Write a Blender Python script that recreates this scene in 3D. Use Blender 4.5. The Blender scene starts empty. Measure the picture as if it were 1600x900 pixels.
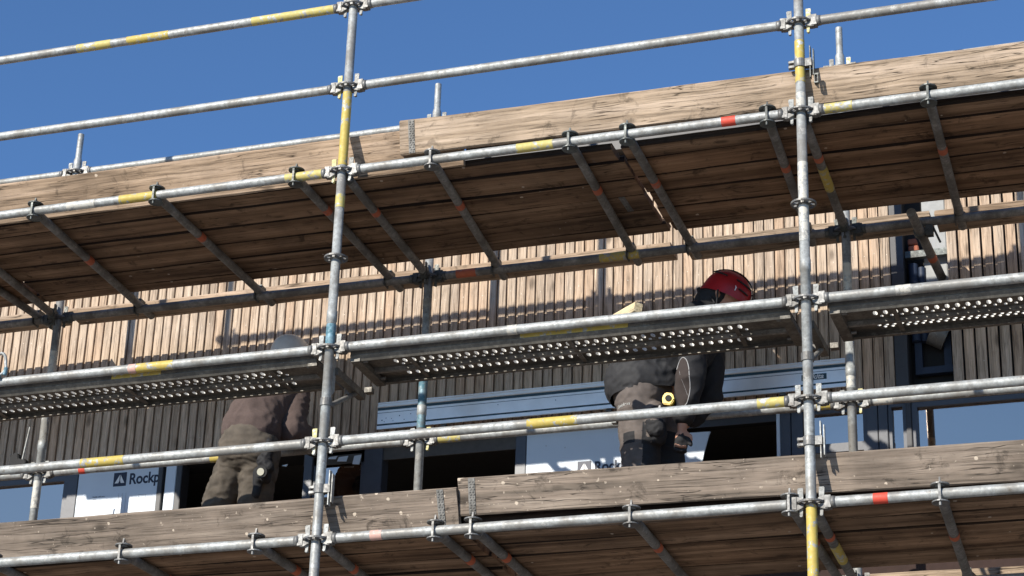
import bpy, bmesh, math, random
from mathutils import Vector, Matrix, noise
from mathutils.bvhtree import BVHTree
S = bpy.context.scene
R = math.radians
rnd = random.Random(7)

# ------------------------------------------------------------------ camera, sky, sun, exposure
def make_camera():
    f, yaw, pitch, roll = 3379.157, -0.341334, 0.414649, 0.0339213
    cam = bpy.data.cameras.new('camera'); o = bpy.data.objects.new('camera', cam)
    S.collection.objects.link(o); S.camera = o
    cy, sy, cp, sp = math.cos(yaw), math.sin(yaw), math.cos(pitch), math.sin(pitch)
    fw = Vector((sy*cp, cy*cp, sp)); r0 = Vector((cy, -sy, 0)); u0 = r0.cross(fw)
    cr, sr = math.cos(roll), math.sin(roll)
    r = cr*r0+sr*u0; u = -sr*r0+cr*u0
    m = Matrix((r, u, -fw)).transposed().to_4x4(); m.translation = (4.2368, -9.2169, -3.0798)
    o.matrix_world = m
    cam.sensor_width = 36; cam.lens = f/1600*36; cam.clip_start = 0.1; cam.clip_end = 5000
make_camera()
SUN = Vector((-0.45, -1.0, 0.55)).normalized()
elev = math.asin(SUN.z); az = math.atan2(SUN.x, SUN.y)
W = bpy.data.worlds.new('World'); S.world = W; W.use_nodes = True
nt = W.node_tree; bg = nt.nodes['Background']
sky = nt.nodes.new('ShaderNodeTexSky'); sky.sky_type = 'NISHITA'; sky.sun_disc = False
sky.sun_elevation = elev; sky.sun_rotation = az % (2*math.pi)
sky.air_density = 1.0; sky.dust_density = 0.05; sky.ozone_density = 8.0
nt.links.new(sky.outputs[0], bg.inputs[0]); bg.inputs[1].default_value = 0.115
sl = bpy.data.lights.new('sun', 'SUN'); sl.energy = 4.6; sl.angle = R(0.53); sl.color = (1.0, 0.93, 0.82)
so = bpy.data.objects.new('sun', sl); S.collection.objects.link(so)
so.rotation_euler = SUN.to_track_quat('Z', 'Y').to_euler(); so.location = (-8, -18, 14)
S.view_settings.view_transform = 'Standard'; S.view_settings.look = 'None'
S.view_settings.exposure = 0.45; S.view_settings.gamma = 1.0

# ------------------------------------------------------------------ object helpers
COL = S.collection
def tag(o, label=None, cat=None, group=None, kind=None):
    if label: o['label'] = label
    if cat: o['category'] = cat
    if group: o['group'] = group
    if kind: o['kind'] = kind
    return o
def thing(name, label, cat, loc=(0, 0, 0), rot=(0, 0, 0), group=None):
    o = bpy.data.objects.new(name, None); COL.objects.link(o)
    o.empty_display_size = .1; o.location = loc; o.rotation_euler = rot
    return tag(o, label, cat, group)
def link(name, mesh, parent=None, loc=(0, 0, 0), rot=(0, 0, 0)):
    o = bpy.data.objects.new(name, mesh); COL.objects.link(o)
    o.location = loc; o.rotation_euler = rot
    if parent: o.parent = parent
    return o

class MB:
    """collects simple solids into one mesh"""
    def __init__(s): s.v = []; s.f = []; s.sm = []; s.mi = []; s.cur = 0
    def add(s, vs, fs, smooth=False):
        b = len(s.v); s.v += [tuple(v) for v in vs]
        for f in fs: s.f.append([i+b for i in f]); s.sm.append(smooth); s.mi.append(s.cur)
        return s
    def box(s, x0, x1, y0, y1, z0, z1, M=None):
        vs = [Vector((x, y, z)) for z in (z0, z1) for y in (y0, y1) for x in (x0, x1)]
        if M: vs = [M @ v for v in vs]
        return s.add(vs, [(0, 2, 3, 1), (4, 5, 7, 6), (0, 1, 5, 4), (2, 6, 7, 3), (0, 4, 6, 2), (1, 3, 7, 5)])
    def tube(s, a, b, r, r2=None, n=16, caps=True, rings=None):
        a = Vector(a); b = Vector(b); r2 = r if r2 is None else r2
        d = (b-a).normalized(); up = Vector((0, 0, 1)) if abs(d.z) < .9 else Vector((1, 0, 0))
        x = d.cross(up).normalized(); y = d.cross(x)
        prof = rings or [(0, r), (1, r2)]
        vs = []
        for t, rr in prof:
            c = a.lerp(b, t)
            vs += [c+x*math.cos(2*math.pi*k/n)*rr+y*math.sin(2*math.pi*k/n)*rr for k in range(n)]
        fs = [(i*n+k, i*n+(k+1) % n, (i+1)*n+(k+1) % n, (i+1)*n+k) for i in range(len(prof)-1) for k in range(n)]
        s.add(vs, fs, True)
        if caps:
            m = len(prof)-1
            s.add(vs[:n], [tuple(range(n))[::-1]]); s.add(vs[m*n:], [tuple(range(n))])
        return s
    def ringplate(s, r0, r1, z0, z1, n=24, a0=0, a1=2*math.pi):
        full = abs(a1-a0-2*math.pi) < 1e-6; m = n if full else n+1
        vs = []
        for k in range(m):
            a = a0+(a1-a0)*k/n; c, q = math.cos(a), math.sin(a)
            vs += [(r0*c, r0*q, z0), (r1*c, r1*q, z0), (r1*c, r1*q, z1), (r0*c, r0*q, z1)]
        fs = []
        for k in range(n):
            A = 4*k; B = 4*((k+1) % m)
            for j in range(4): fs.append((A+j, A+(j+1) % 4, B+(j+1) % 4, B+j))
        if not full: fs += [(0, 3, 2, 1), (4*n, 4*n+1, 4*n+2, 4*n+3)]
        return s.add(vs, fs)
    def prism(s, pts, axis, c0, c1):
        """outline pts (2D) extruded along an axis"""
        def P(u, v, c): return {'x': (c, u, v), 'y': (u, c, v), 'z': (u, v, c)}[axis]
        n = len(pts); vs = [P(u, v, c0) for u, v in pts]+[P(u, v, c1) for u, v in pts]
        return s.add(vs, [tuple(range(n))[::-1], tuple(range(n, 2*n))]+[(k, (k+1) % n, n+(k+1) % n, n+k) for k in range(n)])
    def mesh(s, name, *mats, bevel=0):
        me = bpy.data.meshes.new(name); me.from_pydata(s.v, [], s.f)
        for m in mats: me.materials.append(m)
        me.polygons.foreach_set('use_smooth', s.sm); me.polygons.foreach_set('material_index', s.mi)
        bm = bmesh.new(); bm.from_mesh(me); bmesh.ops.recalc_face_normals(bm, faces=bm.faces)
        if bevel:
            bmesh.ops.remove_doubles(bm, verts=bm.verts, dist=1e-5)
            bmesh.ops.bevel(bm, geom=list(bm.edges), offset=bevel, segments=2, affect='EDGES', clamp_overlap=True)
        bm.to_mesh(me); bm.free(); me.update(); return me
    def build(s, name, mat, parent=None, loc=(0, 0, 0), rot=(0, 0, 0), bevel=0):
        mats = mat if isinstance(mat, (list, tuple)) else [mat]
        return link(name, s.mesh(name, *mats, bevel=bevel), parent, loc, rot)

# ------------------------------------------------------------------ materials
def newmat(name):
    m = bpy.data.materials.new(name); m.use_nodes = True
    return m, m.node_tree, m.node_tree.nodes['Principled BSDF']
class NT:
    def __init__(s, nt): s.t = nt
    def n(s, typ, **kw):
        nd = s.t.nodes.new(typ)
        for k, v in kw.items(): setattr(nd, k, v)
        return nd
    def l(s, a, b): s.t.links.new(a, b)
    def coords(s, scale=(1, 1, 1), rand=True, co='Object'):
        tc = s.n('ShaderNodeTexCoord'); mp = s.n('ShaderNodeMapping'); mp.inputs['Scale'].default_value = scale
        if rand:
            oi = s.n('ShaderNodeObjectInfo'); ml = s.n('ShaderNodeMath', operation='MULTIPLY'); ml.inputs[1].default_value = 57.0
            s.l(oi.outputs['Random'], ml.inputs[0]); ad = s.n('ShaderNodeVectorMath', operation='ADD')
            s.l(tc.outputs[co], ad.inputs[0]); s.l(ml.outputs[0], ad.inputs[1]); s.l(ad.outputs[0], mp.inputs['Vector'])
        else: s.l(tc.outputs[co], mp.inputs['Vector'])
        return mp.outputs[0]
    def noise(s, vec, scale, detail=4, rough=.55, dist=0):
        n = s.n('ShaderNodeTexNoise'); n.inputs['Scale'].default_value = scale; n.inputs['Detail'].default_value = detail
        n.inputs['Roughness'].default_value = rough; n.inputs['Distortion'].default_value = dist
        if vec: s.l(vec, n.inputs['Vector'])
        return n.outputs['Fac']
    def ramp(s, fac, stops, interp='LINEAR'):
        r = s.n('ShaderNodeValToRGB'); r.color_ramp.interpolation = interp
        e = r.color_ramp.elements
        while len(e) < len(stops): e.new(.5)
        for el, (p, c) in zip(e, stops):
            el.position = p; el.color = (c, c, c, 1) if isinstance(c, (int, float)) else (*c, 1)
        s.l(fac, r.inputs[0]); return r.outputs[0]
    def mix(s, fac, a, b, mode='MIX'):
        m = s.n('ShaderNodeMix', data_type='RGBA', blend_type=mode)
        for ix, v in ((0, fac), (6, a), (7, b)):
            inp = m.inputs[ix]
            if isinstance(v, (int, float)): inp.default_value = v if ix == 0 else (v, v, v, 1)
            elif isinstance(v, tuple): inp.default_value = (*v, 1)
            else: s.l(v, inp)
        return m.outputs[2]
    def bump(s, fac, strength, dist, bsdf):
        b = s.n('ShaderNodeBump'); b.inputs['Strength'].default_value = strength; b.inputs['Distance'].default_value = dist
        s.l(fac, b.inputs['Height']); s.l(b.outputs[0], bsdf.inputs['Normal'])

def plain(name, col, rough=.6, metal=0, var=.12, scale=30, bump=.15):
    m, t, b = newmat(name); N = NT(t); v = N.coords()
    f = N.noise(v, scale, 5)
    c = N.ramp(f, [(.3, tuple(x*(1-var) for x in col)), (.7, tuple(min(1, x*(1+var)) for x in col))])
    N.l(c, b.inputs['Base Color']); b.inputs['Roughness'].default_value = rough; b.inputs['Metallic'].default_value = metal
    if bump: N.bump(f, bump, .002, b)
    return m
def wood(name, cols, grain=1.0, crack=.6, knots=True, splat=0.0, stain=.5, axis='x', rough=.85, fibre=1.0, blobs=0.0):
    m, t, b = newmat(name); N = NT(t)
    g = (1.2, 28, 28) if axis == 'x' else (28, 28, 1.2)
    v = N.coords(); 
    mp = N.n('ShaderNodeMapping'); mp.inputs['Scale'].default_value = g; 
    # wander of the grain
    wn = N.n('ShaderNodeTexNoise'); wn.inputs['Scale'].default_value = 2.2; wn.inputs['Detail'].default_value = 2; N.l(v, wn.inputs['Vector'])
    wa = N.n('ShaderNodeVectorMath', operation='MULTIPLY_ADD'); wa.inputs[1].default_value = (.02, .02, .02)
    N.l(wn.outputs['Color'], wa.inputs[0]); N.l(v, wa.inputs[2]); N.l(wa.outputs[0], mp.inputs[0])
    fib = N.noise(mp.outputs[0], 3.2*grain, 8, .68)
    wide = N.noise(mp.outputs[0], .8*grain, 3, .5)
    patch = N.noise(v, 2.6, 5, .6)
    base = N.ramp(wide, [(.3, cols[0]), (.5, cols[1]), (.72, cols[2])])
    fibc = N.ramp(fib, [(.36, 1-.5*fibre), (.47, 1-.08*fibre), (.55, 1.0), (.66, 1+.2*fibre)])
    c = N.mix(1.0, base, fibc, 'MULTIPLY')
    pc = N.ramp(patch, [(.32, 1-stain*.55), (.62, 1.0)])
    c = N.mix(1.0, c, pc, 'MULTIPLY')
    bl_ = N.noise(v, 9, 6, .7, .6); c = N.mix(1.0, c, N.ramp(bl_, [(.34, 1-stain*.7), (.43, 1.0), (.62, 1.0), (.72, 1.12)]), 'MULTIPLY')
    # cracks
    mc = N.n('ShaderNodeMapping'); mc.inputs['Scale'].default_value = (.9, 22, 22) if axis == 'x' else (22, 22, .9); N.l(wa.outputs[0], mc.inputs[0])
    cf = N.noise(mc.outputs[0], 1.6, 3, .45); ck = N.ramp(cf, [(.485, 0.0), (.5, 1.0), (.518, 0.0)])
    cm = N.noise(v, 3.1, 2); cmm = N.ramp(cm, [(.44, 0.0), (.52, 1.0)])
    ckf = N.mix(1.0, ck, cmm, 'MULTIPLY')
    cks = N.mix(1.0, ckf, crack, 'MULTIPLY')
    c = N.mix(cks, c, tuple(x*.18 for x in cols[0]))
    if knots:
        vo = N.n('ShaderNodeTexVoronoi'); vo.inputs['Scale'].default_value = 1.0
        mk = N.n('ShaderNodeMapping'); mk.inputs['Scale'].default_value = (2.6, 5.5, 5.5) if axis == 'x' else (5.5, 5.5, 2.6)
        N.l(v, mk.inputs[0]); N.l(mk.outputs[0], vo.inputs['Vector'])
        kf = N.ramp(vo.outputs['Distance'], [(.035, 1.0), (.075, .75), (.13, 0.0)])
        c = N.mix(N.mix(1.0, kf, .75, 'MULTIPLY'), c, tuple(x*.3 for x in cols[0]))
    if splat:
        vs = N.n('ShaderNodeTexVoronoi'); vs.inputs['Scale'].default_value = 17; N.l(wa.outputs[0], vs.inputs['Vector'])
        d2 = N.noise(v, 60, 3); sd = N.n('ShaderNodeMath', operation='MULTIPLY_ADD'); sd.inputs[1].default_value = .22
        N.l(d2, sd.inputs[0]); N.l(vs.outputs['Distance'], sd.inputs[2])
        sc = N.n('ShaderNodeSeparateColor'); N.l(vs.outputs['Color'], sc.inputs[0])
        near = N.ramp(sd.outputs[0], [(.24, 1.0), (.27, 0.0)]); pick = N.ramp(sc.outputs[0], [(1-splat, 0.0), (1-splat+.02, 1.0)])
        fine = N.noise(v, 42, 2); fs = N.ramp(fine, [(.70, 0.0), (.73, splat*2.2)])
        sm = N.mix(1.0, near, pick, 'MULTIPLY'); sm = N.mix(1.0, sm, fs, 'ADD')
        if blobs:
            vb = N.n('ShaderNodeTexVoronoi'); vb.inputs['Scale'].default_value = 3.4; N.l(wa.outputs[0], vb.inputs['Vector'])
            db = N.n('ShaderNodeMath', operation='MULTIPLY_ADD'); db.inputs[1].default_value = .16; N.l(N.noise(v, 38, 4, .6), db.inputs[0]); N.l(vb.outputs['Distance'], db.inputs[2])
            cb = N.n('ShaderNodeSeparateColor'); N.l(vb.outputs['Color'], cb.inputs[0])
            sm = N.mix(1.0, sm, N.mix(1.0, N.ramp(db.outputs[0], [(.20, 1.0), (.215, 0.0)]), N.ramp(cb.outputs[0], [(1-blobs, 0.0), (1-blobs+.02, 1.0)]), 'MULTIPLY'), 'ADD')
        c = N.mix(sm, c, (.56, .49, .40))
    oi = N.n('ShaderNodeObjectInfo'); tint = N.ramp(oi.outputs['Random'], [(0, (.86, .85, .85)), (.5, (1, .98, .96)), (1, (1.0, .91, .84))])
    c = N.mix(1.0, c, tint, 'MULTIPLY')
    N.l(c, b.inputs['Base Color']); b.inputs['Roughness'].default_value = rough; b.inputs['Specular IOR Level'].default_value = .25
    h = N.mix(.5, fibc, N.mix(1.0, ckf, 1.0, 'SUBTRACT')); N.bump(h, .8, .006, b)
    return m
def galv(name, base=.46, tint=(.96, 1.0, .98), paint=None, cover=.62, rough=.58, metal=.2, dirt=.6):
    m, t, b = newmat(name); N = NT(t); v = N.coords()
    f = N.noise(v, 45, 6, .65); g = N.noise(v, 6, 5, .6); s = N.noise(v, 140, 3, .7)
    c = N.ramp(f, [(.3, tuple(base*.6*x for x in tint)), (.52, tuple(base*.95*x for x in tint)), (.7, tuple(min(1, base*1.3*x) for x in tint))])
    c = N.mix(N.ramp(g, [(.40, dirt), (.56, 0.0)]), c, (base*.5, base*.47, base*.42))
    c = N.mix(N.ramp(N.noise(v, 13, 7, .72), [(.60, 0.0), (.64, .6)]), c, (base*1.3, base*1.28, base*1.2))
    c = N.mix(N.ramp(N.noise(v, 19, 6, .75), [(.36, .65), (.39, 0.0)]), c, (base*.42, base*.36, base*.30))
    c = N.mix(N.ramp(s, [(.66, 0.0), (.7, .55)]), c, (.62, .62, .58))
    c = N.mix(N.ramp(s, [(.27, .7), (.31, 0.0)]), c, (.07, .065, .06))
    mt = metal
    if paint:
        pf = N.noise(v, 26, 7, .7); mask = N.ramp(pf, [(cover-.2, 1.0), (cover, 1.0), (cover+.04, 0.0)])
        pv = N.mix(N.ramp(f, [(.3, .35), (.6, 0.0)]), paint, tuple(x*.55 for x in paint))
        c = N.mix(mask, c, pv); mm = N.ramp(mask, [(0, metal), (1, 0.0)]); N.l(mm, b.inputs['Metallic'])
    else: b.inputs['Metallic'].default_value = mt
    N.l(c, b.inputs['Base Color'])
    rr = N.ramp(f, [(.3, rough+.14), (.7, rough-.06)]); N.l(rr, b.inputs['Roughness'])
    N.bump(f, .25, .0012, b)
    return m
M = {}
M['galv'] = galv('galvanised_steel'); M['galv_b'] = galv('galvanised_steel_bright', .40, rough=.5, dirt=.75)
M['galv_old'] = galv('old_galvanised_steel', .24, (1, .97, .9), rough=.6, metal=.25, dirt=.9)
M['yellow'] = galv('worn_yellow_paint', paint=(.52, .40, .09), cover=.54)
M['yellow_thin'] = galv('thin_yellow_paint', paint=(.52, .44, .14), cover=.52)
M['red'] = galv('red_paint_mark', paint=(.62, .07, .04), cover=.66)
M['orange'] = galv('orange_paint_mark', .24, paint=(.50, .13, .06), cover=.6)
M['pinkish'] = galv('pale_pink_paint_mark', paint=(.62, .38, .32), cover=.55)
M['teal'] = galv('teal_steel_tube', .30, (.55, .95, 1.15), paint=(.06, .17, .22), cover=.44)
M['plaster_tube'] = galv('plaster_splashed_tube', paint=(.55, .53, .47), cover=.5)
M['cast'] = galv('cast_steel_fittings', .21, (1, 1, .97), rough=.5, metal=.4)
M['wedge_steel'] = galv('wedge_steel', .33)
M['dark_cast'] = galv('dark_steel_fittings', .13, (.9, 1.0, .97), rough=.5, metal=.5)
M['wedge_y'] = galv('yellow_stained_wedge', .5, paint=(.55, .5, .22), cover=.55)
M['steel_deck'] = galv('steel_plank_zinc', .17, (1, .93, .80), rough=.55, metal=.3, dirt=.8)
M['toe_dry'] = wood('sun_bleached_toe_board', [(.24, .18, .125), (.42, .325, .235), (.54, .43, .33)], crack=1, splat=.03, stain=.6, fibre=.75)
M['toe_dirty'] = wood('plaster_spotted_toe_board', [(.16, .135, .11), (.26, .215, .175), (.34, .29, .24)], crack=.9, splat=.24, stain=.8, fibre=.6, blobs=.5)
M['deck_wood'] = wood('brown_deck_plank', [(.12, .072, .043), (.28, .180, .110), (.42, .285, .185)], crack=1, splat=.05, stain=.8, grain=.6, fibre=.42)
M['gap_shade'] = wood('plank_gap_shade', [(.022, .014, .01), (.035, .022, .015), (.05, .032, .02)], crack=0, knots=False)  # near-black wood: shade of the plank gaps painted onto the board sides
M['clad'] = wood('larch_cladding', [(.44, .345, .26), (.55, .44, .335), (.62, .51, .40)], grain=1.3, crack=.15, splat=0, stain=.18, axis='z')
M['fresh'] = wood('fresh_sawn_timber', [(.62, .50, .30), (.70, .58, .37), (.74, .64, .43)], crack=0, knots=False, stain=.1)
M['membrane'] = plain('black_breather_membrane', (.012, .012, .013), .8)
M['dark_trim'] = plain('dark_grey_trim', (.04, .04, .045), .5)
M['frame_blue'] = plain('blue_grey_window_frame', (.062, .068, .085), .4, var=.08)
M['panel'] = plain('white_protective_film', (.60, .68, .76), .35, var=.03, scale=5, bump=.03)
M['panel_edge'] = plain('panel_core', (.25, .27, .27), .8)
M['ink'] = plain('navy_print', (.015, .022, .05), .5, bump=0)
M['ink_pale'] = plain('pale_grey_print', (.42, .46, .50), .5, bump=0)
M['white_ink'] = plain('white_print', (.75, .77, .78), .5, bump=0)
M['alu'] = plain('brushed_aluminium_rail', (.84, .82, .78), .35, .5, var=.06, scale=12, bump=.03)
M['strip_blue'] = plain('dark_teal_glide_strip', (.02, .06, .085), .5)
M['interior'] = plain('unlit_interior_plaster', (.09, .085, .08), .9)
M['insul'] = plain('grey_insulation_board', (.36, .37, .37), .9, var=.12, scale=24, bump=.6)
M['brick'] = plain('red_brick', (.36, .12, .07), .9)
M['render'] = plain('dark_red_brown_lower_wall', (.035, .018, .014), .9)
M['membr_blue'] = plain('blue_black_membrane', (.015, .028, .06), .6)
M['helmet_red'] = plain('red_helmet_shell', (.36, .014, .018), .33, var=.22, scale=14, bump=.06)
M['helmet_grey'] = plain('grey_helmet_shell', (.62, .62, .62), .4, var=.05, bump=0)
M['black'] = plain('black_cloth', (.012, .012, .014), .8, scale=80, bump=.3)
M['charcoal'] = plain('charcoal_soft_shell', (.022, .022, .024), .75, scale=60, bump=.3)
M['hoodie'] = plain('brown_hoodie_fleece', (.088, .062, .055), .95, scale=90, bump=.35)
M['hoodie_rib'] = plain('dark_brown_rib_knit', (.06, .042, .04), .95)
M['trouser'] = plain('grey_brown_work_cloth', (.115, .096, .086), .92, var=.22, scale=22, bump=.3)
M['trouser1'] = plain('dusty_dark_work_cloth', (.082, .068, .053), .92, var=.35, scale=16, bump=.3)
M['patch'] = plain('brown_elbow_cloth', (.038, .028, .025), .9)
M['piping'] = plain('pale_reflective_piping', (.36, .36, .36), .5)
M['skin'] = plain('skin', (.46, .24, .16), .55, var=.06, bump=.05)
M['hair'] = plain('dark_hair', (.03, .02, .015), .8)
M['yellow_plastic'] = plain('yellow_plastic', (.80, .55, .02), .35, var=.04, bump=0)
M['black_plastic'] = plain('black_plastic', (.012, .012, .013), .8, bump=0)
M['lamp_glass'] = plain('cream_lens', (.45, .44, .36), .3, bump=0)
M['nail'] = plain('nail_head', (.55, .5, .43), .5, .2, bump=0)

def glass_mat():
    m = bpy.data.materials.new('coated_window_glass'); m.use_nodes = True; t = m.node_tree; t.nodes.clear(); N = NT(t)
    out = N.n('ShaderNodeOutputMaterial'); gl = N.n('ShaderNodeBsdfGlossy'); gl.inputs['Roughness'].default_value = .015
    gl.inputs['Color'].default_value = (.80, .62, .49, 1)
    tr = N.n('ShaderNodeBsdfTransparent'); tr.inputs['Color'].default_value = (.55, .6, .62, 1)
    fr = N.n('ShaderNodeFresnel'); fr.inputs[0].default_value = 2.6
    mx = N.n('ShaderNodeMixShader'); ad = N.n('ShaderNodeMath', operation='ADD'); ad.inputs[1].default_value = .42
    N.l(fr.outputs[0], ad.inputs[0]); N.l(ad.outputs[0], mx.inputs[0]); N.l(tr.outputs[0], mx.inputs[1]); N.l(gl.outputs[0], mx.inputs[2])
    wv = N.noise(N.coords(rand=False), 1.3, 2); bp = N.n('ShaderNodeBump'); bp.inputs['Strength'].default_value = .05; bp.inputs['Distance'].default_value = .02
    N.l(wv, bp.inputs['Height']); N.l(bp.outputs[0], gl.inputs['Normal'])
    N.l(mx.outputs[0], out.inputs[0]); return m
M['glass'] = glass_mat()
def ground_mat():
    m, t, b = newmat('concrete_paving'); N = NT(t); v = N.coords(rand=False)
    f = N.noise(v, .8, 8, .65); br = N.n('ShaderNodeTexBrick'); br.inputs['Scale'].default_value = 2.5
    br.inputs['Color1'].default_value = (.34, .31, .265, 1); br.inputs['Color2'].default_value = (.40, .37, .31, 1); br.inputs['Mortar'].default_value = (.13, .12, .11, 1)
    br.inputs['Mortar Size'].default_value = .012; N.l(v, br.inputs['Vector'])
    N.l(N.mix(.35, br.outputs[0], N.ramp(f, [(.3, .22), (.7, .42)])), b.inputs['Base Color']); b.inputs['Roughness'].default_value = .9
    N.bump(f, .3, .02, b); return m
M['ground'] = ground_mat()

# ------------------------------------------------------------------ ground and building
GZ = -4.75
g = MB(); g.add([(-900, -900, GZ), (900, -900, GZ), (900, 900, GZ), (-900, 900, GZ)], [(0, 1, 2, 3)])
tag(g.build('ground', M['ground']), kind='structure', label='pale concrete paving under the scaffold')

XL, XR = -6.0, 5.6
WY = 1.885
bld = thing('building', 'building clad in vertical larch battens over a band of windows and filmed panels', 'building', (0, 1.95, GZ))
def bpart(name, mb, mat, parent=None, **kw):
    o = mb.build(name, mat, None, **kw); o.parent = parent or bld
    o.location = Vector(o.location) - (Vector((0, 1.95, GZ)) if parent is None else Vector((0, 0, 0)))
    return o
# structure of the wall (world coordinates; bpart shifts it into the thing)
core = MB()
core.box(XL, 2.615, 1.925, 2.20, 1.262, 2.86); core.box(2.86, XR, 1.925, 2.20, 1.262, 2.86)
core.box(2.615, 2.86, 2.04, 2.20, 1.262, 2.86)
bpart('wall_core', core, M['membrane'])
lowwall = MB(); lowwall.box(XL, XR, 1.93, 2.20, GZ, .60)
bpart('lower_wall', lowwall, M['render'])
side = MB(); side.box(XL-.15, XL, 1.93, 9, GZ, 2.9); side.box(XR, XR+.15, 1.93, 9, GZ, 2.9); side.box(XL-.15, XR+.15, 9, 9.2, GZ, 2.9)
bpart('side_walls', side, M['render'])
roof = MB(); roof.box(XL-.2, XR+.2, 1.80, 9.3, 2.9, 2.98)
bpart('roof', roof, M['dark_trim'])
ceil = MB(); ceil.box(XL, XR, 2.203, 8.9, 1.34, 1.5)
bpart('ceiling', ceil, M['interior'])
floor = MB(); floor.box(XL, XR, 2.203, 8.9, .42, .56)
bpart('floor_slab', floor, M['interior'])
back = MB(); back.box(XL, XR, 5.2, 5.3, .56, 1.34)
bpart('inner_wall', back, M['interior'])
lint = MB(); lint.box(XL, XR, 1.97, 2.19, 1.215, 1.2585)
bpart('lintel_soffit', lint, M['membrane'])

# larch battens: a stepped profile, nails of their own colour
P = .0601
def clad_mesh(k, z0, z1, w=.0408):
    mb = MB(); r = random.Random(k)
    mb.prism([(0, .011), (.0135, .011), (.0135, 0), (.0135+w-.0015, 0), (.0135+w, .0015), (.0135+w, .024), (0, .024)], 'z', z0, z1)
    mb.cur = 1
    for z in [z0+.1+.36*j+r.uniform(-.04, .04) for j in range(int((z1-z0)/.36)) if r.random() < .55]:
        x = .0125+w*.5+r.uniform(-.008, .008)
        mb.tube((x, .001, z), (x, -.0015, z), .0024, n=6)
    return mb.mesh('cladding_board', M['clad'], M['nail'])
full = [clad_mesh(k, 1.262, 2.86) for k in range(8)]
x = XL+.01; k = 0
while x < XR-.06:
    if True:
        o = link('cladding_board', full[rnd.randrange(8)], bld, (x, WY-1.95+rnd.uniform(0, .0015), -GZ+rnd.uniform(-.003, .003)))
    x += P if x < 2.856 else P*1.08
    if 2.50 < x < 2.856: x = 2.857
# gap in the cladding with what shows behind it
jamb = MB(); jamb.box(2.545, 2.614, 1.88, 2.03, 1.262, 2.859); bpart('dark_edge_board', jamb, M['dark_trim'])
ins = MB(); ins.box(2.715, 2.845, 1.985, 2.035, 1.80, 2.5); bpart('insulation_board', ins, M['insul'], bevel=.004)
ins = MB(); ins.box(2.66, 2.712, 1.99, 2.035, 1.80, 1.93); bpart('insulation_board', ins, M['insul'], bevel=.004)
bar = MB(); bar.box(2.618, 2.856, 1.925, 1.96, 2.045, 2.085); bpart('steel_angle', bar, M['dark_cast'])
bar = MB(); bar.box(2.618, 2.856, 1.93, 1.965, 1.845, 1.885); bpart('steel_angle', bar, M['dark_cast'])
bar = MB(); bar.prism([(2.76, 1.74), (2.845, 1.84), (2.845, 1.70)], 'y', 1.93, 1.97); bpart('gusset_plate', bar, M['membrane'])
rl = MB(); rl.tube((2.655, 1.975, 1.55), (2.655, 1.975, 2.02), .028, n=14); rl.tube((2.70, 1.985, 1.55), (2.70, 1.985, 2.00), .022, n=14); bpart('membrane_roll', rl, M['membr_blue'])
bk = MB(); bk.box(2.635, 2.69, 1.96, 2.03, 2.10, 2.135); bpart('brick', bk, M['brick'], bevel=.004)
bk = MB(); bk.box(2.632, 2.68, 1.965, 2.03, 2.145, 2.18); bpart('brick', bk, M['brick'], bevel=.004)
fr = MB(); fr.box(2.64, 2.85, 1.98, 2.02, 1.36, 1.40); fr.box(2.64, 2.68, 1.985, 2.02, 1.40, 1.62); fr.box(2.80, 2.84, 1.985, 2.02, 1.40, 1.70); bpart('dark_blue_batten', fr, M['membr_blue'])
dc = MB(); dc.tube((2.74, 1.955, 1.60), (2.82, 1.975, 1.56), .075, n=20); bpart('grey_duct_end', dc, M['cast'])

# windows, frames, filmed panels (x0, x1 in world)
FY = 2.0
def frame_post(x0, x1, mat=None, y0=FY-.03, y1=FY+.07, z0=.605, z1=1.214):
    mb = MB(); mb.box(x0, x1, y0, y1, z0, z1); return bpart('window_post', mb, mat or M['frame_blue'], bevel=.003)
def window(x0, x1, z0=.61, z1=1.20, bar=.035, inner=0):
    f = MB()
    f.box(x0, x0+bar, FY-.015, FY+.05, z0, z1); f.box(x1-bar, x1, FY-.015, FY+.05, z0, z1)
    f.box(x0+bar, x1-bar, FY-.015, FY+.05, z1-bar, z1); f.box(x0+bar, x1-bar, FY-.015, FY+.05, z0, z0+bar+.02)
    w = bpart('window', f, M['frame_blue'])
    p = MB(); p.box(x0+bar+.001, x1-bar-.001, FY+.012, FY+.02, z0+bar+.021, z1-bar-.001)
    q = p.build('pane', M['glass'], w)
    if inner:
        i = MB(); i.box(x0+bar, x1-bar, FY+.0, FY+.03, inner, inner+.05); i.build('transom_bar', M['frame_blue'], w)
    return w
def panel(x0, x1, z1=1.2, torn=False):
    mb = MB()
    if torn: mb.prism([(x0, z1), (x1, z1-.005), (x1-.01, z1-.03), (x1-.035, z1-.12), (x1-.045, z1-.17), (x1-.075, z1-.25), (x1-.10, .75), (x0, .75)], 'y', FY-.02, FY-.008)
    else: mb.box(x0, x1, FY-.025, FY-.010, .61, z1)
    return bpart('filmed_panel', mb, M['panel'], bevel=.0015)
def letters(txt, size, x, z, y, mat, parent, name='printed_word', off=0.0, shear=0, sx=1, face=True):
    cu = bpy.data.curves.new(name, 'FONT'); cu.body = txt; cu.size = size; cu.extrude = .0004; cu.offset = off; cu.shear = shear
    o = bpy.data.objects.new('tmp', cu); COL.objects.link(o)
    dg = bpy.context.evaluated_depsgraph_get(); me = bpy.data.meshes.new_from_object(o.evaluated_get(dg))
    bpy.data.objects.remove(o); me.materials.clear(); me.materials.append(mat)
    me.transform(Matrix.Translation((x, y, z)) @ Matrix.Rotation(R(90), 4, 'X') @ Matrix.Diagonal((sx, 1, 1, 1)))
    me.name = name
    return link(name, me, parent)
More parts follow.
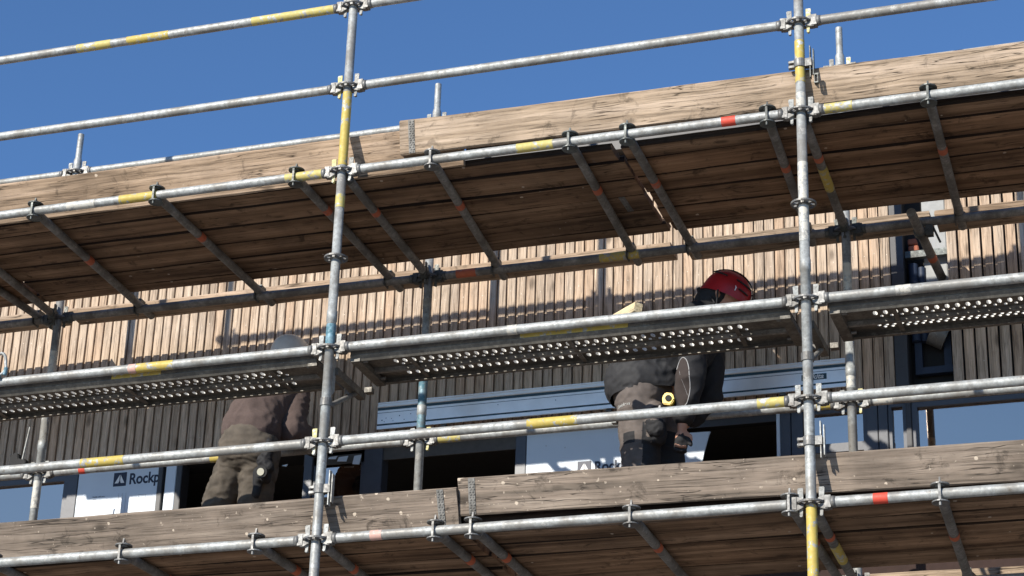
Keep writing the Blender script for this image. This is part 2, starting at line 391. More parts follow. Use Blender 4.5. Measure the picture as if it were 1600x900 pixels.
def logo(x, z, s, y, parent):
    l = MB(); l.box(x, x+s, y-.001, y+.001, z, z+s*1.0); lo = l.build('logo_square', M['ink'], parent)
    w = MB()
    for a in (-1, 1):
        c = x+s*.5
        w.prism([(c+a*.03*s, z+.84*s), (c+a*.03*s, z+.40*s), (c+a*.10*s, z+.22*s), (c+a*.38*s, z+.22*s)], 'y', y-.0022, y-.0012)
    w.build('logo_arrow', M['white_ink'], parent)
    return lo
window(-3.30, -2.62-.035+.03); frame_post(-3.36, -3.302); frame_post(-2.622, -2.555)
window(-4.6, -3.37)
p1 = panel(-2.553, -2.00)
logo(-2.305, 1.096, .088, FY-.0262, p1)
letters('Rockp', .098, -2.198, 1.105, FY-.0258, M['ink'], p1, off=.0026, sx=.84)
# faint outline print lower on the panel
pr = MB()
for i in range(7): pr.box(-2.435, -2.415, FY-.0262, FY-.0254, 1.02-.035*i, 1.024-.035*i); 
for xx in (-2.26, -2.235, -2.21): 
    pr.box(xx, xx+.0022, FY-.0262, FY-.0254, .82, 1.05)
for (a, b_) in ((.99, 1.03), (.93, .965), (.85, .90)):
    for q in (-2.12, -2.075): pr.box(q, q+.002, FY-.0262, FY-.0254, a, b_)
    pr.box(-2.12, -2.073, FY-.0262, FY-.0254, a-.002, a); pr.box(-2.12, -2.073, FY-.0262, FY-.0254, b_, b_+.002)
pr.build('printed_outline', M['ink_pale'], p1)
letters('Handle with care', .012, -2.44, 1.035, FY-.0258, M['ink'], p1, name='small_print')
frame_post(-1.998, -1.965, M['dark_trim']); frame_post(-1.945, -1.875, M['panel']); frame_post(-1.872, -1.835, M['dark_trim'])
frame_post(-1.02, -.965)
window(-.962, -.635, bar=.02); frame_post(-.633, -.515)
frame_post(.318, .382)
p2 = panel(.384, 1.12)
logo(.695, .928, .082, FY-.0262, p2)
letters('Rockpanel', .088, .795, .942, FY-.0258, M['ink'], p2, off=.0026, sx=.86)
for q in [(.50, 1.12), (.615, 1.10)]:
    s_ = MB(); s_.box(q[0], q[0]+.006, FY-.0265, FY-.0252, q[1], q[1]+.008); s_.build('scuff', M['ink_pale'], p2)
panel(1.20, 1.475, 1.135, torn=True)
frame_post(1.855, 1.875, M['panel']); frame_post(1.877, 1.935); frame_post(1.94, 2.005)
window(2.008, 2.36, bar=.022, inner=.955); frame_post(2.362, 2.42); frame_post(2.425, 2.475)
window(2.478, 2.575, bar=.018); frame_post(2.577, 2.605, M['dark_trim']); window(2.607, 4.6, bar=.03)
frame_post(4.602, 4.68)
# scraps of tape and film on the frames of the open bays
for (a, b_, c, d) in ((-.86, -.80, 1.145, 1.165), (-.80, -.73, 1.125, 1.16), (-.70, -.645, 1.10, 1.16), (-1.16, -1.12, 1.125, 1.14)):
    t_ = MB(); t_.prism([(a, c+.006), (b_-.01, c), (b_, d), (a+.01, d-.004)], 'y', FY-.045, FY-.042); bpart('torn_film', t_, M['panel'])
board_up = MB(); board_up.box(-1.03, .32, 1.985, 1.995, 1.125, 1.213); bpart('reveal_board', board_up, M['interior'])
for (a, b_) in ((1.12, 1.86),):
    t_ = MB(); t_.box(a, b_, 1.985, 1.995, 1.16, 1.213); bpart('reveal_board', t_, M['dark_trim'])

# ------------------------------------------------------------------ scaffold parts
TR = .02415
BAY = 2.428
def rosette_mesh(mat):
    mb = MB(); mb.ringplate(.0235, .034, -.0048, .0048, 24); mb.ringplate(.053, .062, -.0045, .0045, 32)
    for k in range(8):
        a = math.pi/4*k+math.pi/8; M_ = Matrix.Rotation(a, 4, 'Z'); mb.box(.033, .054, -.0062, .0062, -.0042, .0042, M_)
    mb.tube((0, 0, -.012), (0, 0, .012), .0262, n=20)
    return mb.mesh('rosette', mat)
ROS = rosette_mesh(M['cast']); ROSD = rosette_mesh(M['dark_cast'])
def head_mesh(mat):
    """wedge head pointing along -X from a rosette at the origin, tube starts at x=.105"""
    mb = MB()
    mb.prism([(.030, .007), (.078, .007), (.078, .030), (.060, .030), (.034, .020)], 'y', -.017, .017)
    mb.prism([(.030, -.007), (.078, -.007), (.078, -.034), (.058, -.034), (.034, -.022)], 'y', -.017, .017)
    mb.box(.064, .092, -.021, .021, -.030, .029)
    mb.tube((.088, 0, 0), (.112, 0, 0), .0285, .0262, n=16)
    return mb.mesh('wedge_head', mat, bevel=.0012)
def wedge_mesh(mat):
    mb = MB()
    mb.prism([(.040, -.062), (.052, -.062), (.062, .070), (.058, .075), (.036, .075), (.036, .03)], 'y', -.0032, .0032)
    mb.tube((.048, -.0045, .062), (.048, .0045, .062), .0050, n=8)
    mb.tube((.046, -.008, -.056), (.046, .008, -.056), .0075, n=8)
    return mb.mesh('wedge', mat)
HEAD, HEADD = head_mesh(M['cast']), head_mesh(M['dark_cast'])
WED, WEDD, WEDY = wedge_mesh(M['wedge_steel']), wedge_mesh(M['dark_cast']), wedge_mesh(M['wedge_y'])
def heads(parent, L, dark=False, yl=False):
    for x_, rz in ((0, 0), (L, math.pi)):
        h = link('wedge_head', HEADD if dark else HEAD, parent, (x_, 0, 0), (0, 0, rz))
        link('wedge', WEDD if dark else (WEDY if (yl or rnd.random() < .15) else WED), h)
def band(parent, x0, x1, mat, r=TR+.0009, axis='x', at=None):
    mb = MB()
    if at: mb.tube(at[0], at[1], r, n=20, caps=False)
    elif axis == 'x': mb.tube((x0, 0, 0), (x1, 0, 0), r, n=20, caps=False)
    else: mb.tube((0, 0, x0), (0, 0, x1), r, n=20, caps=False)
    return mb.build('paint_band', mat, parent)
tubecache = {}
def tube_mesh(L, mat, key):
    if (L, key) not in tubecache:
        mb = MB(); mb.tube((.105, 0, 0), (L-.105, 0, 0), TR, n=20); tubecache[(L, key)] = mb.mesh('tube', mat)
    return tubecache[(L, key)]

FX = [-BAY, 0, BAY, 2*BAY]; IX0 = -.045; IY = 1.39
IX = [-2*BAY+IX0, -BAY+IX0, IX0, BAY+IX0, 2*BAY+IX0]
def standard(x, y, top, label, name='scaffold_standard', spigot=False, dark=False):
    t = thing(name, label, 'scaffold pole', (x, y, GZ), group='upright scaffold standards')
    H = -GZ
    mb = MB(); zt = top
    rings = []
    L = zt-(GZ+.12)
    z0 = GZ+.12
    pts = [(0, TR)]
    for zj in (-2.85, -.85, 1.15):
        if zj < zt: pts += [((zj-.004-z0)/L, TR), ((zj-.002-z0)/L, TR+.0032), ((zj+.055-z0)/L, TR+.0032), ((zj+.057-z0)/L, TR)]
    if spigot: pts += [((3.085-z0)/L, TR+.002), ((3.105-z0)/L, .0195)]
    pts += [(1, .0195 if spigot else TR)]
    mb.tube((0, 0, .12), (0, 0, zt-GZ), TR, n=20, rings=pts)
    tb = mb.build('tube', M['galv_b'] if not dark else M['galv'], t)
    bp = MB(); bp.box(-.075, .075, -.075, .075, .002, .012); bp.tube((0, 0, .012), (0, 0, .3), .018, n=12); bp.tube((0, 0, .15), (0, 0, .18), .04, n=8)
    bp.build('base_jack', M['cast'], t)
    z = -4.0
    while z < top-.05:
        link('rosette', ROS, t, (0, 0, z-GZ)); z += .5
    return t
sA = standard(0, 0, 4.1, 'left galvanised front standard with a long yellow painted length above the upper deck')
sB = standard(BAY, 0, 4.1, 'right galvanised front standard, plaster spotted, yellow painted below the lower deck')
sF = standard(-BAY, 0, 4.1, 'front standard just outside the left edge of the photo')
sG = standard(2*BAY, 0, 4.1, 'front standard outside the right edge of the photo')
def zb(t, z0, z1, mat, r=TR+.0009): band(t, z0-GZ, z1-GZ, mat, axis='z', r=r)
zb(sA, 2.03, 2.465, M['yellow']); zb(sA, 1.785, 1.86, M['yellow_thin']); zb(sA, 1.01, 1.13, M['teal'])
zb(sB, 2.16, 2.395, M['yellow']); zb(sB, -.48, -.012, M['yellow']); zb(sB, 1.30, 1.72, M['plaster_tube']); zb(sB, 2.02, 2.10, M['plaster_tube'])
iLab = ['inner standard far beyond the left edge of the photo', 'inner standard at far left whose spigot shows above the upper toe board', 'inner standard behind the left front standard with teal lower length',
        'inner standard just right of the right front standard with its spigot against the sky', 'inner standard beyond the right edge of the photo']
IN = []
for i, x in enumerate(IX):
    IN.append(standard(x, IY, 3.272, iLab[i], spigot=True))
zb(IN[2], 1.07, 1.36, M['teal']); zb(IN[2], 3.0, 3.084, M['teal']); zb(IN[1], 1.60, 1.78, M['plaster_tube']); zb(IN[1], .78, .95, M['plaster_tube'])
zb(IN[3], 1.62, 1.80, M['plaster_tube']); zb(IN[3], 1.08, 1.2, M['plaster_tube']); zb(IN[2], 1.80, 1.86, M['galv_b'], TR+.0018)

bayF = {0: 'left bay', 1: 'middle bay', 2: 'right bay'}
lvF = {3.0: ('scaffold_guard_rail', 'topmost guard rail tube against the blue sky'), 2.5: ('scaffold_guard_rail', 'second guard rail tube from the top'),
       2.0: ('scaffold_ledger', 'ledger tube along the front edge of the upper plank deck'), 1.0: ('scaffold_ledger', 'ledger tube in front of the perforated steel planks'),
       0.5: ('scaffold_guard_rail', 'guard rail tube passing the workers hips'), 0.0: ('scaffold_ledger', 'ledger tube under the lower toe board')}
FB = {(3.0, 0): [(-1.685, -1.47, 'yellow_thin'), (-1.369, -1.109, 'yellow'), (-.6, -.11, 'yellow_thin')],
      (2.5, 2): [(3.29, 3.46, 'plaster_tube')],
      (2.0, 0): [(-1.3, -1.073, 'yellow'), (-.32, -.11, 'yellow_thin'), (-1.62, -1.45, 'plaster_tube')],
      (2.0, 1): [(.965, 1.16, 'yellow_thin'), (2.032, 2.103, 'red')],
      (2.0, 2): [(2.545, 2.68, 'yellow_thin')],
      (1.0, 0): [(-1.13, -1.085, 'pinkish'), (-1.083, -.872, 'yellow')],
      (1.0, 1): [(.95, 1.0, 'plaster_tube')], (1.0, 2): [(2.85, 2.92, 'plaster_tube')],
      (.5, 0): [(-1.347, -1.1, 'yellow')], (.5, 1): [(1.067, 1.318, 'yellow'), (2.19, 2.32, 'yellow_thin')],
      (0.0, 1): [(.287, .347, 'pinkish')], (0.0, 2): [(2.709, 2.775, 'red')]}
for z, (nm, lb) in lvF.items():
    for b in range(3):
        cols = [m for *_, m in FB.get((z, b), [])]
        ex = ', marked ' + {'yellow': 'yellow', 'yellow_thin': 'faint yellow', 'red': 'red', 'pinkish': 'pale red', 'plaster_tube': 'with plaster'}[cols[0]] if cols else ''
        t = thing(nm, lb+', '+bayF[b]+ex, 'guard rail' if 'guard' in nm else 'ledger', (FX[b], 0, z), group='horizontal tubes along the front')
        link('tube', tube_mesh(BAY, M['galv_b'], 'gb'), t); heads(t, BAY, yl=(z == 2.0 and b == 0))
        for a, c, m in FB.get((z, b), []): band(t, a-FX[b], c-FX[b], M[m])
lvI = {3.0: 'rear guard rail tube just showing above the upper toe board', 2.0: 'dark rear ledger tube under the inner edge of the upper deck',
       1.0: 'rear guard rail tube behind the workers', 0.0: 'rear ledger tube of the lower deck'}
bayI = {0: 'leftmost length', 1: 'left bay', 2: 'middle bay', 3: 'right bay'}
IB = {(2.0, 2): [(.13, .25, 'orange'), (.99, 1.22, 'yellow')], (1.0, 1): [(-2.196, -2.154, 'red'), (-1.34, -1.266, 'yellow')], (1.0, 2): [(-.5+.5+.05, .2, 'yellow_thin'), (2.2, 2.28, 'yellow')], (1.0, 3): [(2.5, 2.6, 'plaster_tube')]}
for z, lb in lvI.items():
    for b in range(4):
        t = thing('scaffold_ledger', lb+', '+bayI[b], 'ledger', (IX[b], IY, z), group='horizontal tubes along the inner side')
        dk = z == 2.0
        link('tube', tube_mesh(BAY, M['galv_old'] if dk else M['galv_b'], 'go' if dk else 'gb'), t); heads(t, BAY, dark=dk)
        for a, c, m in IB.get((z, b), []): band(t, a-IX[b], c-IX[b], M[m])

# transoms: hook-on ends at the front ledger, free end past the rear ledger
def clip_mesh(mat):
    mb = MB()
    for z0, z1, rx, ry, cy in ((.040, .046, .043, .046, .006), (.033, .040, .022, .03, .006), (-.041, -.035, .040, .044, .006), (-.035, -.029, .02, .03, .006)):
        n = 20; pts = [(rx*math.cos(2*math.pi*k/n), cy+ry*math.sin(2*math.pi*k/n)) for k in range(n)]
        mb.prism(pts, 'z', z0, z1)
    mb.box(-.0055, .0055, -.036, -.0265, -.041, .046)
    mb.prism([(-.010, .046), (.026, .046), (.018, .062), (.004, .080), (-.002, .080)], 'x', -.004, .004)
    mb.tube((0, -.024, -.060), (0, -.024, -.041), .0065, n=8); mb.tube((.010, .004, .046), (.010, .004, .056), .009, n=8)
    mb.box(-.02, .02, .028, .066, -.030, .034)
    return mb.mesh('hook_clamp', mat)
CLIPS = [clip_mesh(M['dark_cast']), clip_mesh(M['cast'])]
SL = .028
def transom(x, z, skew=0, col='orange', yb=.56, L=1.56, lab='', yel=None):
    t = thing('scaffold_transom', lab, 'transom', (x, 0, z), (0, 0, -skew), group='transom tubes under the plank decks')
    link('hook_clamp', CLIPS[0 if (z > 1 and x != .50) else 1], t)
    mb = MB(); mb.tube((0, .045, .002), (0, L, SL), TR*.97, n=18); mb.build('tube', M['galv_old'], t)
    rc = MB(); rc.box(-.02, .02, IY-.035, IY+.03, .028, .058); rc.box(-.026, -.02, IY-.04, IY+.035, -.03, .058); rc.build('rear_saddle', M['dark_cast'], t)
    zz = lambda y: .002+(SL-.002)*(y-.045)/(L-.045)
    if col:
        band(t, 0, 0, M[col], at=((0, yb-.03, zz(yb-.03)), (0, yb+.03, zz(yb+.03))))
    if yel: band(t, 0, 0, M['yellow'], at=((0, yel[0], zz(yel[0])), (0, yel[1], zz(yel[1]))))
    return t
def transom_std(x, z, lab, yel=None):
    t = thing('scaffold_transom', lab, 'transom', (x, 0, z), (0, 0, 0), group='transom tubes under the plank decks')
    dx = IX0
    t.rotation_euler = (0, 0, -math.atan2(dx, IY)); L = math.hypot(dx, IY)
    mb = MB(); mb.tube((0, .1, 0), (0, L-.1, 0), TR*.97, n=18); mb.build('tube', M['galv_old'], t)
    h = link('wedge_head', HEADD, t, (0, 0, 0), (0, 0, math.pi/2)); link('wedge', WEDD, h)
    h = link('wedge_head', HEADD, t, (0, L, 0), (0, 0, -math.pi/2)); link('wedge', WEDD, h)
    if yel: band(t, 0, 0, M['yellow'], at=((0, yel[0], 0), (0, yel[1], 0)))
    band(t, 0, 0, M['orange'], at=((0, .47, 0), (0, .52, 0)))
T2 = [(-3.6, 'outside the left edge'), (-2.65, 'ending beside the left inner standard'), (-1.83, 'first full one from the left'), (-1.085, 'its front end on the yellow band'), (-.265, 'just left of the left front standard'),
      (.50, 'front end below the toe board joint'), (1.245, 'left one of the pair flanking the plank joint'), (1.545, 'right one of the pair flanking the plank joint'), (2.26, 'just left of the right front standard'), (3.045, 'right of the right front standard with an orange mark'), (3.8, 'beyond the right edge')]
for i, (x, d) in enumerate(T2):
    transom(x, 2.0, skew=[0, .03, -.06, -.02, -.015, -.09, -.05, -.02, -.06, -.035, 0][i], yb=[.6, .6, .68, .555, .42, .555, .57, .57, .575, .59, .6][i], lab='transom under the upper deck, '+d)
T0 = [(-3.4, 'outside the left edge'), (-1.8, 'at the left edge'), (-1.055, 'leftmost in view'), (-.325, 'second from the left'), (.615, 'left one of the pair at the toe board joint'), (.805, 'right one of the pair at the toe board joint'), (1.585, 'midway between the front standards'), (2.33, 'just left of the right front standard'), (3.005, 'at far right'), (3.8, 'beyond the right edge')]
for i, (x, d) in enumerate(T0):
    transom(x, 0.0, skew=[0, 0, 0, -.01, -.02, -.02, -.03, -.02, -.05, 0][i], yb=[.5, .5, .5, .48, .505, .505, .51, .6, .653, .5][i], lab='transom under the lower deck, '+d)
for i, x in enumerate(FX):
    nm = ['at the standard outside the left edge', 'running back from the left front standard', 'running back from the right front standard', 'at the standard outside the right edge'][i]
    transom_std(x, 2.0, 'transom of the upper deck '+nm+(' with a yellow length' if i == 2 else ''), yel=(.60, .86) if i == 2 else None)
    transom_std(x, 0.0, 'transom of the lower deck '+nm+(' with a yellow patch' if i == 2 else ''), yel=(.62, .90) if i == 2 else None)

# tube couplers with flat clamp plates on the front standards
for (s, z, lb) in ((sA, .255, 'tube coupler with flat wedge plates on the left front standard above the lower toe board'), (sB, .295, 'tube coupler with flat wedge plates on the right front standard above the lower toe board'),
                   (sB, 2.266, 'tube coupler with flat wedge plates on the yellow length of the right front standard')):
    t = thing('tube_coupler', lb, 'coupler', (s.location.x, 0, z), group='couplers holding the toe boards')
    mb = MB(); mb.ringplate(.0245, .031, -.022, .022, 20); mb.box(-.052, -.028, -.013, .013, -.020, -.008); mb.box(-.052, -.028, -.013, .013, .006, .018); mb.box(.028, .060, -.018, .018, -.022, .020)
    mb.build('collar', M['cast'], t)
    mb = MB(); mb.tube((-.05, 0, -.014), (.062, -.0, -.014), .006, n=8); mb.tube((-.056, 0, -.014), (-.046, 0, -.014), .012, n=6); mb.tube((-.056, 0, .012), (-.046, 0, .012), .012, n=6); mb.build('bolt', M['cast'], t)
    for k, xx in enumerate((.050, .066)):
        mb = MB(); mb.box(xx, xx+.0045, -.014, .014, -.085+.012*k, .092-.02*k); mb.build('clamp_plate', M['galv_b'] if z < 2 else M['dark_cast'], t)
    if z > 2:
        mb = MB(); mb.box(.070, .074, -.012, .012, -.12, -.07); mb.box(.086, .090, -.012, .012, -.12, -.07); mb.box(.074, .086, -.012, .012, -.12, -.114); mb.box(.066, .092, -.01, .01, -.074, -.066); mb.build('hook', M['dark_cast'], t)

# ------------------------------------------------------------------ boards
def board_mesh(L, w, th, mat, seed, seg=18, chip=.004, edge=None):
    """board along +X from 0, width along +Y, thickness along +Z, worn edges"""
    r = random.Random(seed); vs = []; n = 12
    c = .0055 if edge else .006
    for i in range(seg+1):
        x = L*i/seg; jx = r.uniform(-.004, .004) if i in (0, seg) else 0
        bow = .004*math.sin(x*1.3+seed)+.003*math.sin(x*3.1+seed*2)
        j = lambda a=chip: r.uniform(-a, a)*.5
        prof = [(c, 0), (w*.5, 0), (w-c, 0), (w, c), (w, th*.5), (w, th-c), (w-c, th), (w*.5, th), (c, th), (0, th-c), (0, th*.5), (0, c)]
        for (y, z) in prof: vs.append((x+jx+(r.uniform(-.003, .003) if i in (0, seg) else 0), y+j(), z+bow+j(.0015)))
    fs = [(i*n+k, i*n+(k+1) % n, (i+1)*n+(k+1) % n, (i+1)*n+k) for i in range(seg) for k in range(n)]
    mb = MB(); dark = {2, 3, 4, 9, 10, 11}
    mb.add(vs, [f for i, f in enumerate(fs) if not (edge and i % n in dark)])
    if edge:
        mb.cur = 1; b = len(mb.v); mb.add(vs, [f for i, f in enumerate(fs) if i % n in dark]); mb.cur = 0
    mb.add(vs[:n], [tuple(range(n))]); mb.add(vs[-n:], [tuple(range(n))])
    return mb.mesh('board', mat, *([edge] if edge else []))
def end_strap(parent, x, w, face, mat, name='end_strap', down=False):
    """pressed-metal nail plate across a board face; face z, studs stick out"""
    mb = MB(); s = -1 if down else 1
    mb.box(x, x+.034, .004, w-.004, min(face, face+s*.0022), max(face, face+s*.0022))
    k = 0; y = .012
    while y < w-.012:
        for q in (0, 1):
            xx = x+.008+.016*q+(.004 if k % 2 else 0)
            mb.box(xx-.004, xx+.004, y-.003, y+.002, min(face+s*.0022, face+s*.0055), max(face+s*.0022, face+s*.0055))
        y += .0125; k += 1
    return mb.build(name, mat, parent)
def toe_board(x0, x1, z0, mat, label, w=.225, lean=.085, yb=.122, seed=1, tilt=0, straps=()):
    t = thing('toe_board', label, 'toe board', (x0, yb, z0), (math.pi/2+lean/w, 0, 0))
    t.rotation_euler = (math.pi/2+math.atan2(lean, w)*1.0, -tilt, 0)
    me = board_mesh(x1-x0, w, .036, mat, seed); 
    b = link('board', me, t, (0, 0, 0))
    for s in straps: end_strap(t, s, w, .036, M['galv_old'])
    return t
# board local: X along, Y up, Z toward the street (rotation +90 deg about X turns local Z to -Y)
toe_board(-3.3, .62, 2.036, M['toe_dry'], 'long pale weathered toe board of the upper deck, left of the joint', seed=3, tilt=-.001, yb=.176, straps=())
toe_board(.296, 4.3, 2.099, M['toe_dry'], 'weathered upper toe board with a nail plate at its left end, overlapping its neighbour', seed=4, w=.187, yb=.108, lean=.045, tilt=-.010, straps=(.046,))
toe_board(-3.2, .688, .036, M['toe_dirty'], 'stained toe board of the lower deck left of the joint, chipped along the top', seed=5, tilt=-.001, yb=.166, straps=(3.79,))
toe_board(.690, 4.4, .113, M['toe_dirty'], 'plaster spattered toe board of the lower deck right of the joint', seed=6, w=.182, tilt=-.013, yb=.146, lean=.05, straps=(.055,))

for (x0, x1, y0, z0, lb) in ((.64, 5.0, .128, 2.069, 'dark batten added to blacken the gap under the right toe board, upper deck'), (.70, 5.0, .160, .070, 'dark batten added to blacken the gap under the right toe board, lower deck')):
    t = thing('gap_filler_batten', lb, 'batten', (x0, y0, z0), group='added battens blackening the gaps under the toe boards')
    link('board', board_mesh(x1-x0, .045, .050, M['gap_shade'], 9), t)  # added strip in near-black, so the gap below the toe board reads as shade
def deck(z, groups, lbl, mat, edges, nin, seed):
    for gi, (x0, x1, gl) in enumerate(groups):
        for i in range(len(edges)-1):
            y0, y1 = edges[i], edges[i+1]; gap = .008+rnd.uniform(0, .006)
            zz = z+.027+(SL-.002)*(y0/IY)+(rnd.uniform(0, .006) if i < len(edges)-2 else .012)
            a = x0+rnd.uniform(-.012, .012); b = x1+rnd.uniform(-.02, .012)
            row = ['front', 'second', 'third', 'fourth', 'fifth', 'sixth'][i]
            t = thing('deck_plank', '%s plank from the toe board, %s deck, %s' % (row.replace('front', 'first'), lbl, gl), 'plank', (a, y0+gap*.5, zz), (math.atan(SL/IY)*.9, 0, rnd.uniform(-.0012, .0012)), group='planks of the %s deck' % lbl)
            link('board', board_mesh(b-a, (y1-y0)-gap, .038, mat, seed+i*7+gi*31, edge=M['gap_shade']), t)
            if gi == 1 and i in (0, 3): end_strap(t, b-a-.14, (y1-y0)-gap, .0+.002, M['galv_old'], down=True)
E2 = [.15, .36, .57, .775, .99, 1.20-.0, 1.30]
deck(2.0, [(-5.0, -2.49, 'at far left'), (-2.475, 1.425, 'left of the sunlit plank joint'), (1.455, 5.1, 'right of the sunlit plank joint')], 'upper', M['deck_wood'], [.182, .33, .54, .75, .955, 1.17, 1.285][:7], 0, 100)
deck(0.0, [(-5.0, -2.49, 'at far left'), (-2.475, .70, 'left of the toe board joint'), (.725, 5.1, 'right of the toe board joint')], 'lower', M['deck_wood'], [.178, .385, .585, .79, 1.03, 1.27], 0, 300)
def inner_board(x0, x1, z, y0, w, label, seed, th=.042):
    t = thing('inner_plank', label, 'plank', (x0, y0, z+.037), (0, 0, .0065 if seed == 42 else 0), group='single planks between scaffold and wall')
    link('board', board_mesh(x1-x0, w, th, M['toe_dry'], seed, chip=.006), t); return t
inner_board(-4.8, -2.5, 2.0, 1.425, .17, 'narrow plank on the wall side of the upper deck at far left', 41)
inner_board(-2.43, 1.38, 2.0, 1.425, .17, 'long narrow sunlit plank on the wall side of the upper deck, left of the gap', 42)
inner_board(1.47, 2.83, 2.0, 1.425, .20, 'sunlit plank on the wall side of the upper deck right of the plank joint', 43)
inner_board(2.86, 5.0, 2.0, 1.425, .205, 'sunlit plank on the wall side of the upper deck at far right', 44)
inner_board(-4.8, 1.2, 0.0, 1.425, .17, 'narrow plank on the wall side of the lower deck, left part', 45)
inner_board(1.25, 5.0, 0.0, 1.425, .17, 'narrow sunlit plank on the wall side of the lower deck at bottom right', 46)

# ------------------------------------------------------------------ perforated steel planks at level 1
def steel_plank(x0, x1, label, seed, small=False):
    t = thing('steel_plank', label, 'steel plank', (x0, 0, 1.0), group='perforated steel planks')
    L = x1-x0; Y0, Y1, Z = .036, .40, -.030; dep = .038
    # front rail: top web, outward lip, bottom flange
    mb = MB(); mb.prism([(Y0, Z+.028), (Y0, -.030), (Y0-.003, -.034), (Y0-.003, -.038), (Y0+.018, -.062), (Y0+.022, -.062), (Y0+.022, -.057), (Y0+.005, -.034), (Y0+.004, Z+.028)], 'x', 0, L)
    mb.build('front_rail', M['steel_deck'], t)
    mb = MB(); mb.prism([(Y1, Z+.004), (Y1, Z-dep+.01), (Y1-.024, Z-dep+.01), (Y1-.024, Z-dep+.014), (Y1-.004, Z-dep+.014), (Y1-.004, Z+.004)], 'x', 0, L); mb.build('rear_rail', M['steel_deck'], t)
    mb = MB(); ym = .250; mb.box(0, L, ym-.014, ym-.010, Z-.018, Z-.001); mb.box(0, L, ym-.010, ym+.010, Z-.022, Z-.014); mb.box(0, L, ym+.010, ym+.014, Z-.018, Z-.001); mb.build('middle_rib', M['galv_old'], t)
    for xx in (.28, L*.5, L-.30):
        mb = MB(); mb.box(xx, xx+.022, Y0+.005, Y1-.005, Z-.020, Z-.016); mb.build('cross_rib', M['steel_deck'], t)
    # perforated top: real holes with raised collars
    mb = MB(); pitch = .048; r = random.Random(seed)
    rows = []
    bandsY = [(.105, .205), (.270, .352)]
    def cell(xa, xb, ya, yb, rx, ry, n=12):
        # a cell of the sheet with an oval hole whose far rim is pressed up
        cx, cy = (xa+xb)/2, (ya+yb)/2; ring = []; outer = []
        for k in range(n):
            a = 2*math.pi*(k+.5)/n; c, s_ = math.cos(a), math.sin(a)
            ring.append((cx+rx*c, cy+ry*s_)); m = max(abs(c)/(xb-xa)*2, abs(s_)/(yb-ya)*2)
            outer.append((cx+c/m, cy+s_/m))
        for (qx, qy) in ((xa, ya), (xb, ya), (xb, yb), (xa, yb)):
            j = min(range(n), key=lambda k: (outer[k][0]-qx)**2+(outer[k][1]-qy)**2); outer[j] = (qx, qy)
        up = [Z+.003+1.0*ry*max(0, .45+.75*math.sin(2*math.pi*(k+.5)/n)) for k in range(n)]
        vs = [(*o_, Z) for o_ in outer]+[(*q, Z) for q in ring]+[(cx+(q[0]-cx)*.9, cy+(q[1]-cy)*.86, u) for q, u in zip(ring, up)]
        mb.add(vs[:2*n], [(k, (k+1) % n, n+(k+1) % n, n+k) for k in range(n)])
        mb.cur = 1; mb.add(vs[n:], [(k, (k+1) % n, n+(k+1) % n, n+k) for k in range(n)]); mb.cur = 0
    nx = int((L-.34)/pitch); xs = .17
    def strip(ya, yb): mb.add([(0, ya, Z), (L, ya, Z), (L, yb, Z), (0, yb, Z)], [(0, 1, 2, 3)])
    cuts = [Y0, .140, .196, .221, .240, .304, .354, .378, Y1]
    spec = {1: (.0115, .024, 0), 2: (.0085, .0105, .5), 5: (.0115, .022, .2)}
    if small:
        cuts = [Y0, .140, .196, .221, .240, .304, .328, .352, .376, Y1]
        spec = {1: (.0115, .024, 0), 2: (.0085, .0105, .5), 5: (.0095, .0105, 0), 6: (.0095, .0105, .5)}
    for i in range(len(cuts)-1):
        ya, yb = cuts[i], cuts[i+1]
        if i not in spec: strip(ya, yb); continue
        rad, ry, off = spec[i]; o_ = off*pitch
        per = pitch if not (small and i >= 5) else pitch*.75; m = int((L-.34-pitch)/per)
        mb.add([(0, ya, Z), (xs+o_, ya, Z), (xs+o_, yb, Z), (0, yb, Z)], [(0, 1, 2, 3)])
        for k in range(m):
            xa = xs+o_+k*per; cell(xa, xa+per, ya, yb, rad, ry)
        xa = xs+o_+m*per; mb.add([(xa, ya, Z), (L, ya, Z), (L, yb, Z), (xa, yb, Z)], [(0, 1, 2, 3)])
    mb.build('perforated_top', [M['steel_deck'], M['sunlit_collar']], t)
    for xx in (0.0, L-.05):
        mb = MB(); mb.box(xx, xx+.05, Y0+.006, Y1-.006, Z-.036, Z-.006); mb.build('end_channel', M['steel_deck'], t)
        for yy in (.09, .33):
            mb = MB(); mb.tube((xx+.05 if xx < .1 else xx, yy, Z-.02), (xx+.075 if xx < .1 else xx-.025, yy, Z-.02), .009, n=8); mb.build('bolt', M['cast'], t)
    return t
M['sunlit_collar'] = galv('steel_plank_sunlit_collar', .78, (1, .98, .92), rough=.6, metal=.0, dirt=.4)  # hole collars far paler than the sheet: sunlight put into their colour
d0 = steel_plank(-BAY+.06, -.085, 'perforated steel plank behind the ledger at left with yellow paint on its rail', 1)
d1 = steel_plank(.10, BAY-.085, 'perforated steel plank between the two front standards', 2)
d2 = steel_plank(BAY+.10, 2*BAY-.085, 'perforated steel plank right of the right front standard with fine round holes', 3, small=True)
for (d, xo, a, b) in ((d0, -BAY+.06, -1.251, -.964), (d1, .10, 1.0, 1.55)):
    mb = MB(); mb.box(a-xo, b-xo, .034, .0355, -.033, -.006); mb.build('paint_patch', M['yellow'], d)
